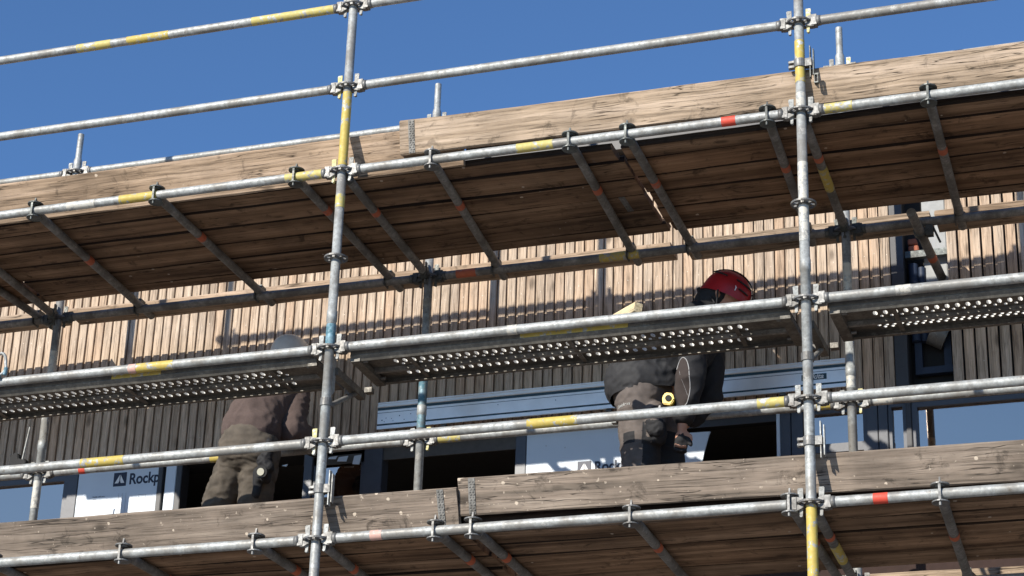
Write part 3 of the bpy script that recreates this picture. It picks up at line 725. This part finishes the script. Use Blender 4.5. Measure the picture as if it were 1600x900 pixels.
# small brackets carrying the steel planks
for (x, lb) in ((0, 'plank bracket behind the left front standard'), (BAY, 'plank bracket behind the right front standard'), (-BAY, 'plank bracket outside the left edge'), (2*BAY, 'plank bracket outside the right edge')):
    t = thing('plank_bracket', lb, 'bracket', (x, 0, 1.0), group='brackets under the steel planks')
    mb = MB(); mb.box(-.02, .02, .075, .44, -.115, -.075); mb.build('arm', M['steel_deck'], t)
    mb = MB(); mb.box(-.004, .004, .03, .085, -.20, -.02); mb.prism([(.030, -.20), (.085, -.20), (.05, -.235)], 'x', -.004, .004); mb.build('gusset', M['galv_b'], t)
    mb = MB(); mb.tube((.0, .38, -.095), (.0, .03, -.30), .013, n=10); mb.build('brace', M['galv_old'], t)
    for q in (.035, -.075): mb = MB(); mb.box(q, q+.04, .385, .425, -.095, -.068); mb.build('cleat', M['steel_deck'], t)
    mb = MB(); mb.ringplate(.0245, .03, -.31, -.27, 18); mb.build('brace_collar', M['cast'], t)

# wall tie tube, coupler at the rear ledger
t = thing('wall_tie', 'short tie tube with an orange mark running into the cladding gap', 'tie tube', (2.775, 1.14, 1.945))
mb = MB(); mb.tube((0, 0, 0), (.035, .90, -.012), .025, n=18); mb.build('tube', M['galv_old'], t)
band(t, 0, 0, M['orange'], at=((.020, .54, -.0072), (.0225, .60, -.008)), r=.0262)
mb = MB(); mb.ringplate(.0255, .034, -.02, .02, 18)
o = mb.build('coupler', M['dark_cast'], t, (.008, .25, -.003), (math.pi/2, 0, 0))
mb = MB(); mb.box(.03, .07, -.015, .02, -.03, .03); mb.tube((.07, 0, .02), (.105, 0, -.075), .006, n=8); mb.build('coupler_jaw', M['dark_cast'], t, (.008, .25, 0))

# long aluminium guide rail fixed in front of the cladding
t = thing('aluminium_rail', 'long pale aluminium guide rail with dark strips leaning on the cladding', 'guide rail', (-.485, 1.80, 1.30), (R(0), -.003, 0))
Lr = 2.77
mb = MB(); mb.prism([(0, -.055), (-.012, -.055), (-.012, -.034), (-.006, -.034), (-.006, -.022), (-.010, -.022), (-.010, .062), (-.006, .062), (-.006, .080), (-.012, .084), (-.012, .092), (-.008, .094), (-.008, .102), (-.012, .104), (-.012, .112), (0, .112)], 'x', 0, Lr); mb.build('extrusion', M['alu'], t)
for (a, b) in ((-.034, -.022), (.062, .080)):
    mb = MB(); mb.box(0, Lr, -.0085, -.0062, a+.001, b-.001); mb.build('glide_strip', M['strip_blue'], t)
mb = MB(); mb.box(0, Lr, -.0108, -.0101, .045, .0475); mb.build('scribed_line', M['ink'], t)
mb = MB()
for (u, v, q) in ((.03, .0, .004), (.055, .012, .003), (.09, .006, .0025), (.10, -.008, .0025), (.14, .02, .0035), (.17, -.006, .003), (.045, -.01, .0025), (.21, .025, .003), (.75, .03, .003), (1.1, .025, .003)):
    mb.tube((u, -.0105, v), (u, -.0085, v), q, n=8)
mb.build('drill_hole', M['ink'], t)
mb = MB(); mb.box(Lr-.245, Lr-.105, -.0115, -.0101, .0, .034); lp = mb.build('maker_plate', M['strip_blue'], t)
letters('makita', .040, Lr-.240, .006, -.0119, M['white_ink'], lp, name='maker_name', off=.0008, shear=.3, sx=1.1)
for u in (.4, 1.4, 2.4):
    mb = MB(); mb.box(u, u+.03, .0, .08, -.075, -.056); mb.box(u, u+.03, -.018, .0, -.075, -.069); mb.build('support_hook', M['dark_cast'], t)

# pale sawn batten lying across the steel plank
t = thing('timber_offcut', 'pale fresh sawn timber batten lying across the steel plank', 'timber', (1.60, .03, 1.038), (R(6), R(-4), R(135)))
mb = MB(); mb.box(0, .62, -.022, .022, 0, .05); mb.build('batten', M['fresh'], t, bevel=.001)
# galvanised stepped wall brackets at right
for (x, lb) in ((3.09, 'stepped galvanised wall bracket on the cladding at far right'), (3.19, 'second galvanised wall bracket nearest the right edge')):
    t = thing('wall_bracket', lb, 'bracket', (x, 1.80, 1.69))
    mb = MB(); mb.box(0, .07, 0, .08, 0, .006); mb.box(0, .006, 0, .08, .006, .045); mb.box(.03, .07, .0, .08, .03, .036); mb.box(.064, .07, 0, .08, .006, .03); mb.build('folded_plate', M['galv_b'], t)
    mb = MB(); mb.tube((.02, .01, .006), (.02, .01, .02), .008, n=6); mb.build('bolt', M['cast'], t)
# snap hook on the level 1 ledger at far left
t = thing('snap_hook', 'shiny teal steel safety snap hook hanging at the far left edge above the ledger', 'snap hook', (-1.89, -.035, 1.09), (0, 0, R(15)))
n = 22; pts = [Vector((.032*math.cos(a)*(1.1 if math.sin(a) < 0 else .9), 0, .062*math.sin(a))) for a in [2*math.pi*k/n for k in range(n)]]
mb = MB()
for k in range(n): mb.tube(pts[k], pts[(k+1) % n], .0085, n=8)
mb.build('hook_body', M['galv_b'], t)
mb = MB(); mb.tube((.034, 0, -.02), (.030, 0, -.062), .011, n=10); mb.tube((-.0, 0, -.062), (-.0, 0, -.082), .012, n=10); mb.build('gate_sleeve', M['teal'], t)
mb = MB(); mb.tube((0, .0, -.07), (0, .035, -.075), .007, n=8); mb.build('webbing_loop', M['black'], t)
# black clamp tool with a thin rod on the inner rail at far left
t = thing('rod_clamp', 'black quick clamp with a thin upright rod on the rear rail at far left', 'clamp', (-2.60, 1.36, 1.03))
mb = MB()
mb.prism([(-.05, 0), (-.055, .05), (-.045, .085), (-.02, .10), (.0, .09), (.005, .06), (.03, .05), (.05, .055), (.06, .03), (.05, .0)], 'y', -.022, .022); mb.build('clamp_body', M['black_plastic'], t, bevel=.004)
mb = MB(); mb.tube((.02, 0, .05), (.045, 0, .26), .005, n=8); mb.build('rod', M['galv_b'], t)
mb = MB(); mb.box(-.07, .08, -.03, .03, -.012, .0); mb.build('foot_pad', M['black_plastic'], t)

# ------------------------------------------------------------------ workers
def cap(a, b, r0, r1, flat=1.0, axis=(0, 1, 0), n=20):
    """closed tapered capsule, flattened along axis"""
    a = Vector(a); b = Vector(b); d = b-a; L = d.length; d = d.normalized() if L > 1e-6 else Vector((0, 0, 1))
    up = Vector(axis); x = (up-d*up.dot(d)); x = x.normalized() if x.length > 1e-3 else d.orthogonal().normalized(); y = d.cross(x)
    prof = [(-r0*math.cos(t), r0*math.sin(t)) for t in [math.pi/2*k/5 for k in range(1, 5)]]
    prof += [(L*k/4, r0+(r1-r0)*k/4) for k in range(5)]
    prof += [(L+r1*math.sin(t), r1*math.cos(t)) for t in [math.pi/2*k/5 for k in range(1, 5)]]
    vs = [a-d*r0]; 
    for h, r in prof: vs += [a+d*h+x*math.cos(2*math.pi*k/n)*r*flat+y*math.sin(2*math.pi*k/n)*r for k in range(n)]
    vs.append(b+d*r1); m = len(prof)
    fs = [(0, 1+(k+1) % n, 1+k) for k in range(n)]
    fs += [(1+i*n+k, 1+i*n+(k+1) % n, 1+(i+1)*n+(k+1) % n, 1+(i+1)*n+k) for i in range(m-1) for k in range(n)]
    fs += [(1+(m-1)*n+k, 1+(m-1)*n+(k+1) % n, len(vs)-1) for k in range(n)]
    return vs, fs
def blob(name, caps, voxel, mats, parent, smooth=6, folds=(), matfn=None, cut=None):
    mb = MB()
    for c in caps: mb.add(*cap(*c[:4], **(c[4] if len(c) > 4 else {})))
    me = mb.mesh(name+'_raw', mats[0]); o = link('tmp', me)
    r = o.modifiers.new('r', 'REMESH'); r.mode = 'VOXEL'; r.voxel_size = voxel
    s = o.modifiers.new('s', 'SMOOTH'); s.iterations = smooth; s.factor = .5
    dg = bpy.context.evaluated_depsgraph_get(); m2 = bpy.data.meshes.new_from_object(o.evaluated_get(dg))
    bpy.data.objects.remove(o)
    if cut:
        bm = bmesh.new(); bm.from_mesh(m2)
        for (co, no) in cut: bmesh.ops.bisect_plane(bm, geom=bm.verts[:]+bm.edges[:]+bm.faces[:], plane_co=co, plane_no=no, clear_outer=True)
        bm.to_mesh(m2); bm.free()
    nr = [v.normal.copy() for v in m2.vertices]
    for v, nn in zip(m2.vertices, nr):
        d = 0
        for (amp, sc, seed) in folds:
            q = Vector((v.co.x*sc[0]+seed, v.co.y*sc[1], v.co.z*sc[2]))
            f = noise.noise(q+noise.noise_vector(q*.5)*.8); d += amp*(1-abs(f)*3.2)
        v.co += nn*d
    m2.materials.clear()
    for m in mats: m2.materials.append(m)
    for p in m2.polygons:
        p.use_smooth = True
        if matfn: p.material_index = matfn(p.center, p.normal)
    m2.name = name
    return link(name, m2, parent)
def hand_caps(w, d, side, curl=.5, s=1.0):
    """palm and five fingers from the wrist w along direction d; side = direction of the thumb"""
    d = Vector(d).normalized(); sd = Vector(side).normalized(); sd = (sd-d*sd.dot(d)).normalized(); nrm = d.cross(sd)
    w = Vector(w); out = [(w, w+d*.045*s, .022*s, .026*s), (w+d*.04*s+sd*.02*s, w+d*.085*s+sd*.026*s, .016*s, .013*s), (w+d*.04*s-sd*.02*s, w+d*.08*s-sd*.026*s, .016*s, .013*s), (w+d*.03*s, w+d*.085*s, .02*s, .015*s)]
    for k, ln in enumerate((.070, .078, .072, .056)):
        o = w+d*.085*s+sd*(.030-.02*k)*s
        a = o+d*ln*.45*s+nrm*curl*.012*s; b = a+(d*(1-curl)+nrm*curl).normalized()*ln*.35*s; c = b+(d*(.4-curl)+nrm*curl*1.3).normalized()*ln*.25*s
        out += [(o, a, .0092*s, .0086*s), (a, b, .0086*s, .008*s), (b, c, .008*s, .007*s)]
    o = w+d*.025*s+sd*.026*s; a = o+(d*.6+sd).normalized()*.035*s; b = a+(d+sd*.3+nrm*curl*.5).normalized()*.03*s
    out += [(o, a, .0125*s, .0105*s), (a, b, .0105*s, .009*s)]
    return out
def head_caps(c, face, up, s=1.0):
    c = Vector(c); f = Vector(face).normalized(); u = Vector(up).normalized(); u = (u-f*u.dot(f)).normalized(); r = f.cross(u)
    P_ = lambda a, b, d: c+f*a*s+u*b*s+r*d*s
    o = [(P_(-.02, .03, 0), P_(.02, .03, 0), .085*s, .082*s), (P_(.02, -.03, 0), P_(.055, -.085, 0), .064*s, .036*s), (P_(.02, .0, 0), P_(.045, .0, 0), .072*s, .060*s),
         (P_(.095, .0, 0), P_(.118, -.028, 0), .010*s, .014*s), (P_(.090, -.062, -.018), P_(.090, -.062, .018), .009*s, .009*s), (P_(.088, -.074, -.014), P_(.088, -.074, .014), .009*s, .009*s),
         (P_(.082, .022, -.045), P_(.092, .026, -.012), .009*s, .010*s), (P_(.082, .022, .045), P_(.092, .026, .012), .009*s, .010*s)]
    for q in (-1, 1):
        o += [(P_(-.012, -.02, q*.080), P_(-.02, .022, q*.084), .012*s, .014*s), (P_(.0, -.035, q*.076), P_(.0, -.02, q*.078), .010*s, .010*s)]
    o += [(P_(-.03, -.06, 0), P_(-.05, -.15, 0), .055*s, .058*s)]
    return o, P_
def badge(txt, size, x, z, parent):
    """printed name laid on the cloth of the trousers"""
    tro = [c for c in parent.children if c.name.startswith('trousers')][0].data
    bvh = BVHTree.FromPolygons([v.co.copy() for v in tro.vertices], [tuple(p.vertices) for p in tro.polygons])
    o = letters(txt, size, x, z, .5, M['badge'], None, name='pocket_badge', off=.0008, shear=.1)
    for v in o.data.vertices:
        h = bvh.ray_cast(Vector((v.co.x, .4, v.co.z)), Vector((0, 1, 0)))
        if h[0]: v.co.y = h[0].y-.003
    o.parent = parent; o.matrix_parent_inverse = Matrix.Translation(-Vector(parent.location))
M['badge'] = plain('white_woven_badge', (.6, .6, .58), .8, bump=0)
# ---- worker 2 : red helmet, facing right, bent forward
w2 = thing('person', 'worker in a red helmet, black jacket and grey brown trousers bending forward', 'person', (1.36, 1.03, .095))
def rel(parent, p): return Vector(p)-Vector(parent.location)
def bl(parent, name, caps, *a, **k):
    o = blob(name, caps, *a, **k); o.parent = parent; o.matrix_parent_inverse = Matrix.Translation(-Vector(parent.location)); return o
def mbp(mb, name, mat, parent, bevel=0):
    o = mb.build(name, mat, None, bevel=bevel); o.parent = parent; o.matrix_parent_inverse = Matrix.Translation(-Vector(parent.location)); return o
hc, P2 = head_caps((1.745, 1.17, 1.585), (.80, .12, -.55), (.5, .05, .85))
shoulderR, elbowR, wristR = (1.635, 1.00, 1.30), (1.630, .915, 1.01), (1.578, .955, .775)
shoulderL, elbowL, wristL = (1.64, 1.30, 1.34), (1.625, 1.36, 1.10), (1.54, 1.36, .98)
body_caps = hc + [((1.36, 1.05, .98), (1.52, 1.11, 1.22), .115, .125), ((1.52, 1.11, 1.22), (1.62, 1.15, 1.40), .125, .10), ((1.62, 1.15, 1.40), (1.69, 1.16, 1.49), .07, .055),
     (shoulderR, elbowR, .048, .038), (elbowR, wristR, .038, .026), (shoulderL, elbowL, .048, .038), (elbowL, wristL, .038, .026),
     ((1.62, 1.15, 1.36), shoulderR, .08, .05), ((1.62, 1.15, 1.36), shoulderL, .08, .05),
     ((1.34, .98, .92), (1.37, 1.0, .52), .08, .055), ((1.37, 1.0, .52), (1.34, .96, .20), .05, .038), ((1.40, 1.15, .92), (1.46, 1.17, .52), .08, .055), ((1.46, 1.17, .52), (1.42, 1.12, .20), .05, .038)]
body_caps += hand_caps(wristR, (-.1, .1, -1), (.8, .2, .1), .75, .86) + hand_caps(wristL, (-1, .1, -.5), (0, -.1, .8), .75, .8)
bl(w2, 'body', body_caps, .0075, [M['skin']], w2, smooth=2)
def trouser_mat2(c, n):
    if c.z < .80 and c.z > .30 and c.x > 1.385 and n.x > -.2: return 1
    if .69 < c.z < .755 and 1.28 < c.x < 1.345 and n.y < 0: return 1
    return 0
tr = bl(w2, 'trousers', [((1.345, 1.0, .99), (1.385, 1.12, .99), .150, .140, {'flat': .95}), ((1.36, 1.04, 1.05), (1.385, 1.07, 1.085), .150, .148), ((1.34, .985, .93), (1.355, .985, .52), .122, .092), ((1.355, .985, .52), (1.33, .95, .16), .088, .078),
    ((1.41, 1.14, .93), (1.455, 1.16, .52), .118, .090), ((1.455, 1.16, .52), (1.42, 1.12, .16), .088, .078), ((1.44, .93, .86), (1.44, .94, .74), .062, .06)], .0085, [M['trouser'], M['black']], w2, smooth=5,
    folds=[(.0035, (7, 7, 18), 3), (.0022, (16, 16, 40), 8)], matfn=trouser_mat2, cut=[((0, 0, .125), (0, 0, -1)), ((0, 0, 1.03), (0, 0, 1))])
jk = bl(w2, 'jacket', [((1.330, 1.02, 1.070), (1.40, 1.06, 1.08), .184, .182, {'flat': 1.0}), ((1.40, 1.07, 1.16), (1.55, 1.13, 1.32), .175, .170, {'flat': 1.1}), ((1.55, 1.13, 1.32), (1.62, 1.15, 1.42), .165, .13, {'flat': 1.15}),
    ((1.63, 1.16, 1.44), (1.68, 1.16, 1.50), .085, .072),
    ((1.61, 1.13, 1.36), shoulderR, .13, .08), ((1.61, 1.15, 1.36), shoulderL, .13, .08)], .0085, [M['charcoal'], M['black'], M['patch']], w2, smooth=5,
    folds=[(.006, (9, 9, 9), 5), (.003, (22, 22, 22), 1)], matfn=lambda c, n: 2 if (c.y < .935 and ((c.x-1.615)/.062)**2+((c.z-1.0)/.135)**2 < 1) else (1 if c.x > 1.56 or (c.y < 1.0 and c.z < 1.2 and c.x > 1.50) else 0), cut=[((1.3, 1.0, .985), (.12, 0, -1))])
# piping around the elbow patch, laid on the sleeve
sv = bl(w2, 'sleeve', [(shoulderR, elbowR, .083, .075), (elbowR, (1.588, .948, .845), .074, .058)], .0085, [M['black'], M['patch']], w2, smooth=4, folds=[(.006, (9, 9, 14), 5)],
    matfn=lambda c, n: 1 if (c.y < .925 and ((c.x-1.603)/.044)**2+((c.z-1.0)/.135)**2 < 1) else 0)
bl(w2, 'sleeve', [(shoulderL, elbowL, .083, .072), (elbowL, wristL, .068, .050)], .0085, [M['black']], w2, smooth=4, folds=[(.006, (9, 9, 14), 2)])
jk = sv
bv = BVHTree.FromPolygons([v.co.copy() for v in jk.data.vertices], [tuple(p.vertices) for p in jk.data.polygons])
mb = MB(); pts = []
for k in range(22):
    a = R(-100)+R(245)*k/21; q = Vector((1.603+.044*math.cos(a), .5, 1.0+.133*math.sin(a))); h = bv.ray_cast(q, Vector((0, 1, 0)))
    if h[0] and h[0].y < .99: pts.append(h[0])
for k in range(len(pts)-1): 
    if (pts[k]-pts[(k+1) % len(pts)]).length < .07: mb.tube(pts[k], pts[(k+1) % len(pts)], .0024, n=6)
for (u, v) in (((1.58, 1.08), (1.63, .92)),):
    seg = [bv.ray_cast(Vector((u[0]+(v[0]-u[0])*k/6, .5, u[1]+(v[1]-u[1])*k/6)), Vector((0, 1, 0)))[0] for k in range(7)]
    for k in range(6):
        if seg[k] and seg[k+1]: mb.tube(seg[k], seg[k+1], .0007, n=5)
mbp(mb, 'elbow_piping', M['piping'], w2)
for s_, (an, to) in enumerate((((1.33, .95, .16), (1.45, .93, .125)), ((1.42, 1.12, .16), (1.55, 1.11, .125)))):
    bl(w2, 'boot', [(Vector(an)+Vector((0, 0, .06)), Vector(an)+Vector((0, 0, -.01)), .055, .058), (Vector(an)+Vector((-.02, 0, -.02)), to, .044, .034)], .009, [M['black']], w2, smooth=3, cut=[((0, 0, .098), (0, 0, -1))])
# helmet shell with brim, vents and cradle
def helmet(parent, c, face, up, mat, s=1.0, climbing=True):
    c = Vector(c); f = Vector(face).normalized(); u = Vector(up).normalized(); u = (u-f*u.dot(f)).normalized(); r = f.cross(u)
    T = Matrix((f, -r, u)).transposed().to_4x4(); T.translation = c
    mb = MB(); nu, nv = 32, 14; vs = []
    for j in range(nv+1):
        th = (math.pi/2)*j/nv
        for i in range(nu):
            a = 2*math.pi*i/nu; ca, sa = math.cos(a), math.sin(a)
            low = -.035-.025*(1 if ca < 0 else 0)*abs(ca)+.02*max(0, ca)
            z = .128*math.sin(th) if j else low
            rr = math.cos(th)**.8 if j else 1.03
            x = .142*ca*rr; y = .112*sa*rr
            ridge = .007*math.exp(-((abs(y)-.035)/.012)**2)*math.sin(th*1.0) if climbing else 0
            if j == 0 and ca > .3: x += .022*(ca-.3)
            vs.append(Vector((x*s, y*s, (z+ridge)*s)))
    inner = [v*.955 for v in vs]
    fs = [(j*nu+i, j*nu+(i+1) % nu, (j+1)*nu+(i+1) % nu, (j+1)*nu+i) for j in range(nv) for i in range(nu)]
    mb.add([T @ v for v in vs], fs, True)
    mb.add([T @ v for v in inner], [q[::-1] for q in fs], True)
    b0 = vs[:nu]+inner[:nu]; mb.add([T @ v for v in b0], [(i, nu+i, nu+(i+1) % nu, (i+1) % nu) for i in range(nu)])
    h = mbp(mb, 'helmet', mat, parent)
    if climbing:
        mb = MB()
        for (a0, w_) in ((.0, .016),):
            pts = [Vector((.150*math.cos(t), 0, .137*math.sin(t))) for t in [R(12)+R(130)*k/14 for k in range(15)]]
            for k in range(14): 
                p, q = pts[k], pts[k+1]; mb.add([T @ Vector((p.x, -w_, p.z)), T @ Vector((p.x, w_, p.z)), T @ Vector((q.x, w_, q.z)), T @ Vector((q.x, -w_, q.z)), T @ Vector((p.x*.97, -w_, p.z*.97)), T @ Vector((p.x*.97, w_, p.z*.97)), T @ Vector((q.x*.97, w_, q.z*.97)), T @ Vector((q.x*.97, -w_, q.z*.97))], [(0, 1, 2, 3), (4, 7, 6, 5), (0, 3, 7, 4), (1, 5, 6, 2), (0, 4, 5, 1), (3, 2, 6, 7)])
        mbp(mb, 'centre_vent', M['black_plastic'], parent)
        for q in (-1, 1):
            for (a0, a1, el) in ((R(20), R(75), R(34)), (R(100), R(150), R(30)), (R(30), R(60), R(14))):
                P3 = [Vector((.143*math.cos(a)*math.cos(el)**.8, q*.113*math.sin(a)*math.cos(el)**.8, .129*math.sin(el)+.001)) for a in [a0+(a1-a0)*k/5 for k in range(6)]]
                mb = MB()
                for k in range(5): mb.tube(T @ P3[k], T @ P3[k+1], .0045, n=6)
                mbp(mb, 'side_vent', M['black_plastic'], parent)
        mb = MB()
        for q in (-1, 1):
            mb.tube(T @ Vector((-.02, q*.108, -.03)), T @ Vector((.03, q*.075, -.14)), .005, n=6); mb.tube(T @ Vector((-.11, q*.06, -.03)), T @ Vector((.0, q*.088, -.10)), .005, n=6)
        mb.tube(T @ Vector((-.13, -.04, -.06)), T @ Vector((-.13, .04, -.06)), .014, n=10)
        mbp(mb, 'chin_strap', M['black'], parent)
        mb = MB()
        for (x0, z0, x1, z1) in ((.02, .060, .055, .030), (.055, .030, .058, .012)):
            mb.tube(T @ Vector((x0, -.1085+.02*(z0/.06), z0)), T @ Vector((x1, -.104+.02*(z1/.06), z1)), .003, n=6)
        mbp(mb, 'pale_decal', M['white_ink'], parent)
    return h
helmet(w2, P2(.010, .024, 0), (.80, .12, -.52), (.52, .05, .85), M['helmet_red'], s=.95)
mb = MB(); mb.add(*cap(P2(-.022, .02, 0), P2(-.045, -.06, 0), .094, .080)); mbp(mb, 'hood_snood', M['black'], w2)
bl(w2, 'glove', [(Vector(a), Vector(b), r0+.004, r1+.004) for a, b, r0, r1 in hand_caps(Vector(wristR)+Vector((-.003, .003, -.028)), (-.1, .1, -1), (.8, .2, .1), .75, .80)], .006, [M['black']], w2, smooth=1)
# tape measure on the belt, pouch, white tag, belt
mb = MB(); mb.prism([(1.497, .885), (1.542, .875), (1.559, .905), (1.549, .94), (1.512, .948), (1.494, .925)], 'y', .868, .90); t = mbp(mb, 'tape_measure', M['yellow_plastic'], w2, bevel=.005)
mb = MB(); mb.tube((1.529, .862, .912), (1.529, .869, .912), .017, n=16); mbp(mb, 'tape_measure_dial', M['black_plastic'], w2)
mb = MB(); mb.prism([(1.455, .865), (1.485, .855), (1.488, .875), (1.461, .885)], 'y', .866, .870); mbp(mb, 'white_tag', M['piping'], w2)
bl(w2, 'thigh_pocket', [((1.445, .885, .86), (1.455, .885, .76), .05, .048, {'flat': .6})], .008, [M['trouser'], M['black']], w2, smooth=3, folds=[(.005, (20, 20, 30), 2)], matfn=lambda c, n: 1 if c.z < .80 or ((c.x-1.465)**2+(c.z-.85)**2 < .0006) else 0)
badge('Snickers', .024, 1.245, .895, w2)
mb = MB(); mb.box(1.205, 1.23, .93, .97, .83, .86); mbp(mb, 'belt_clip', M['galv_b'], w2)
# ---- worker 1 : grey helmet, brown hoodie, back to the street
w1 = thing('person', 'worker in a grey helmet, brown hoodie and dusty trousers leaning towards the opening', 'person', (-.98, 1.05, .095))
hc, P1 = head_caps((-.935, 1.45, 1.575), (.25, .75, -.62), (.15, .55, .82))
sR, eR, wR = (-.785, 1.27, 1.30), (-.745, 1.19, 1.05), (-.655, 1.40, 1.045)
sL, eL, wL = (-.99, 1.36, 1.34), (-1.0, 1.52, 1.16), (-.88, 1.62, 1.12)
bc = hc+[((-.945, 1.06, .95), (-.94, 1.20, 1.18), .115, .125), ((-.94, 1.20, 1.18), (-.935, 1.34, 1.36), .125, .10), ((-.935, 1.34, 1.36), (-.935, 1.42, 1.47), .07, .055),
     (sR, eR, .048, .038), (eR, wR, .038, .026), (sL, eL, .048, .038), (eL, wL, .038, .026), ((-.935, 1.32, 1.34), sR, .08, .05), ((-.935, 1.32, 1.34), sL, .08, .05),
     ((-1.01, 1.06, .90), (-1.155, 1.13, .54), .08, .055), ((-1.155, 1.13, .54), (-1.22, 1.08, .20), .05, .038), ((-.87, 1.07, .90), (-.91, 1.14, .54), .08, .055), ((-.91, 1.14, .54), (-.935, 1.10, .20), .05, .038)]
bc += hand_caps(wR, (.7, .7, -.1), (-.4, .3, .8), .5)+hand_caps(wL, (.7, .6, -.2), (.2, .2, .8), .5)
bl(w1, 'body', bc, .0075, [M['skin']], w1, smooth=2)
for ww, dd, ss in ((wR, (.7, .7, -.1), (-.4, .3, .8)), (wL, (.7, .6, -.2), (.2, .2, .8))):
    bl(w1, 'glove', [(Vector(a), Vector(b), r0+.004, r1+.004) for a, b, r0, r1 in hand_caps(ww, dd, ss, .5)], .006, [M['black']], w1, smooth=1)
bl(w1, 'trousers', [((-.98, 1.04, .90), (-.885, 1.05, .90), .125, .128), ((-.96, 1.05, .96), (-.905, 1.05, .96), .132, .134), ((-1.005, 1.07, .875), (-1.165, 1.13, .54), .104, .084), ((-1.165, 1.13, .54), (-1.22, 1.08, .16), .084, .075),
    ((-.870, 1.07, .88), (-.915, 1.14, .54), .112, .088), ((-.915, 1.14, .54), (-.935, 1.10, .16), .086, .078)], .0085, [M['trouser1']], w1, smooth=4,
    folds=[(.0045, (6, 6, 16), 1), (.003, (16, 16, 34), 9)], cut=[((0, 0, .125), (0, 0, -1))])
badge('Snickers', .020, -.955, .835, w1)
bl(w1, 'hoodie', [((-.965, 1.05, 1.03), (-.90, 1.05, 1.02), .136, .138), ((-.935, 1.08, 1.08), (-.885, 1.25, 1.27), .152, .165), ((-.885, 1.25, 1.27), (-.880, 1.34, 1.38), .160, .14, {'axis': (0, 1, 0), 'flat': .85}), ((-.90, 1.36, 1.42), (-.935, 1.41, 1.49), .095, .09),
    ((-.885, 1.30, 1.33), sR, .12, .085), ((-.885, 1.31, 1.33), sL, .12, .085)], .0085, [M['hoodie'], M['hoodie_rib']], w1, smooth=5,
    folds=[(.008, (6, 6, 4), 4), (.004, (18, 18, 11), 7)], matfn=lambda c, n: 1 if c.z < .985 else 0, cut=[((0, 0, .945), (0, 0, -1))])
bl(w1, 'sleeve', [(sR, eR, .090, .080), (eR, wR, .076, .048)], .0085, [M['hoodie']], w1, smooth=4, folds=[(.005, (9, 9, 12), 5), (.003, (20, 20, 20), 6)])
bl(w1, 'sleeve', [(sL, eL, .085, .075), (eL, wL, .072, .050)], .0085, [M['hoodie']], w1, smooth=4, folds=[(.010, (9, 9, 12), 2)])
for (an, to) in (((-1.22, 1.08, .16), (-1.24, 1.20, .125)), ((-.935, 1.10, .16), (-.92, 1.22, .125))):
    bl(w1, 'boot', [(Vector(an)+Vector((0, 0, .06)), Vector(an)+Vector((0, 0, -.01)), .055, .058), (Vector(an)+Vector((0, -.02, -.02)), to, .044, .034)], .009, [M['black']], w1, smooth=3, cut=[((0, 0, .098), (0, 0, -1))])
helmet(w1, P1(-.01, .06, 0), (.15, .95, .0), (.0, -.10, 1.0), M['helmet_grey'], climbing=False)
# holster with round lamp at the right hip
bl(w1, 'tool_holster', [((-.795, .99, .90), (-.785, .99, .70), .036, .028), ((-.80, .975, .80), (-.77, .98, .76), .036, .032), ((-.825, .98, .74), (-.84, 1.0, .62), .028, .022)], .007, [M['black']], w1, smooth=2, folds=[(.005, (25, 25, 25), 2)])
mb = MB(); mb.tube((-.780, .915, .715), (-.783, .965, .722), .032, n=18); mbp(mb, 'lamp_body', M['black_plastic'], w1, bevel=.003)
mb = MB(); mb.tube((-.7798, .909, .714), (-.780, .914, .715), .021, n=18); mbp(mb, 'lamp_lens', M['lamp_glass'], w1)
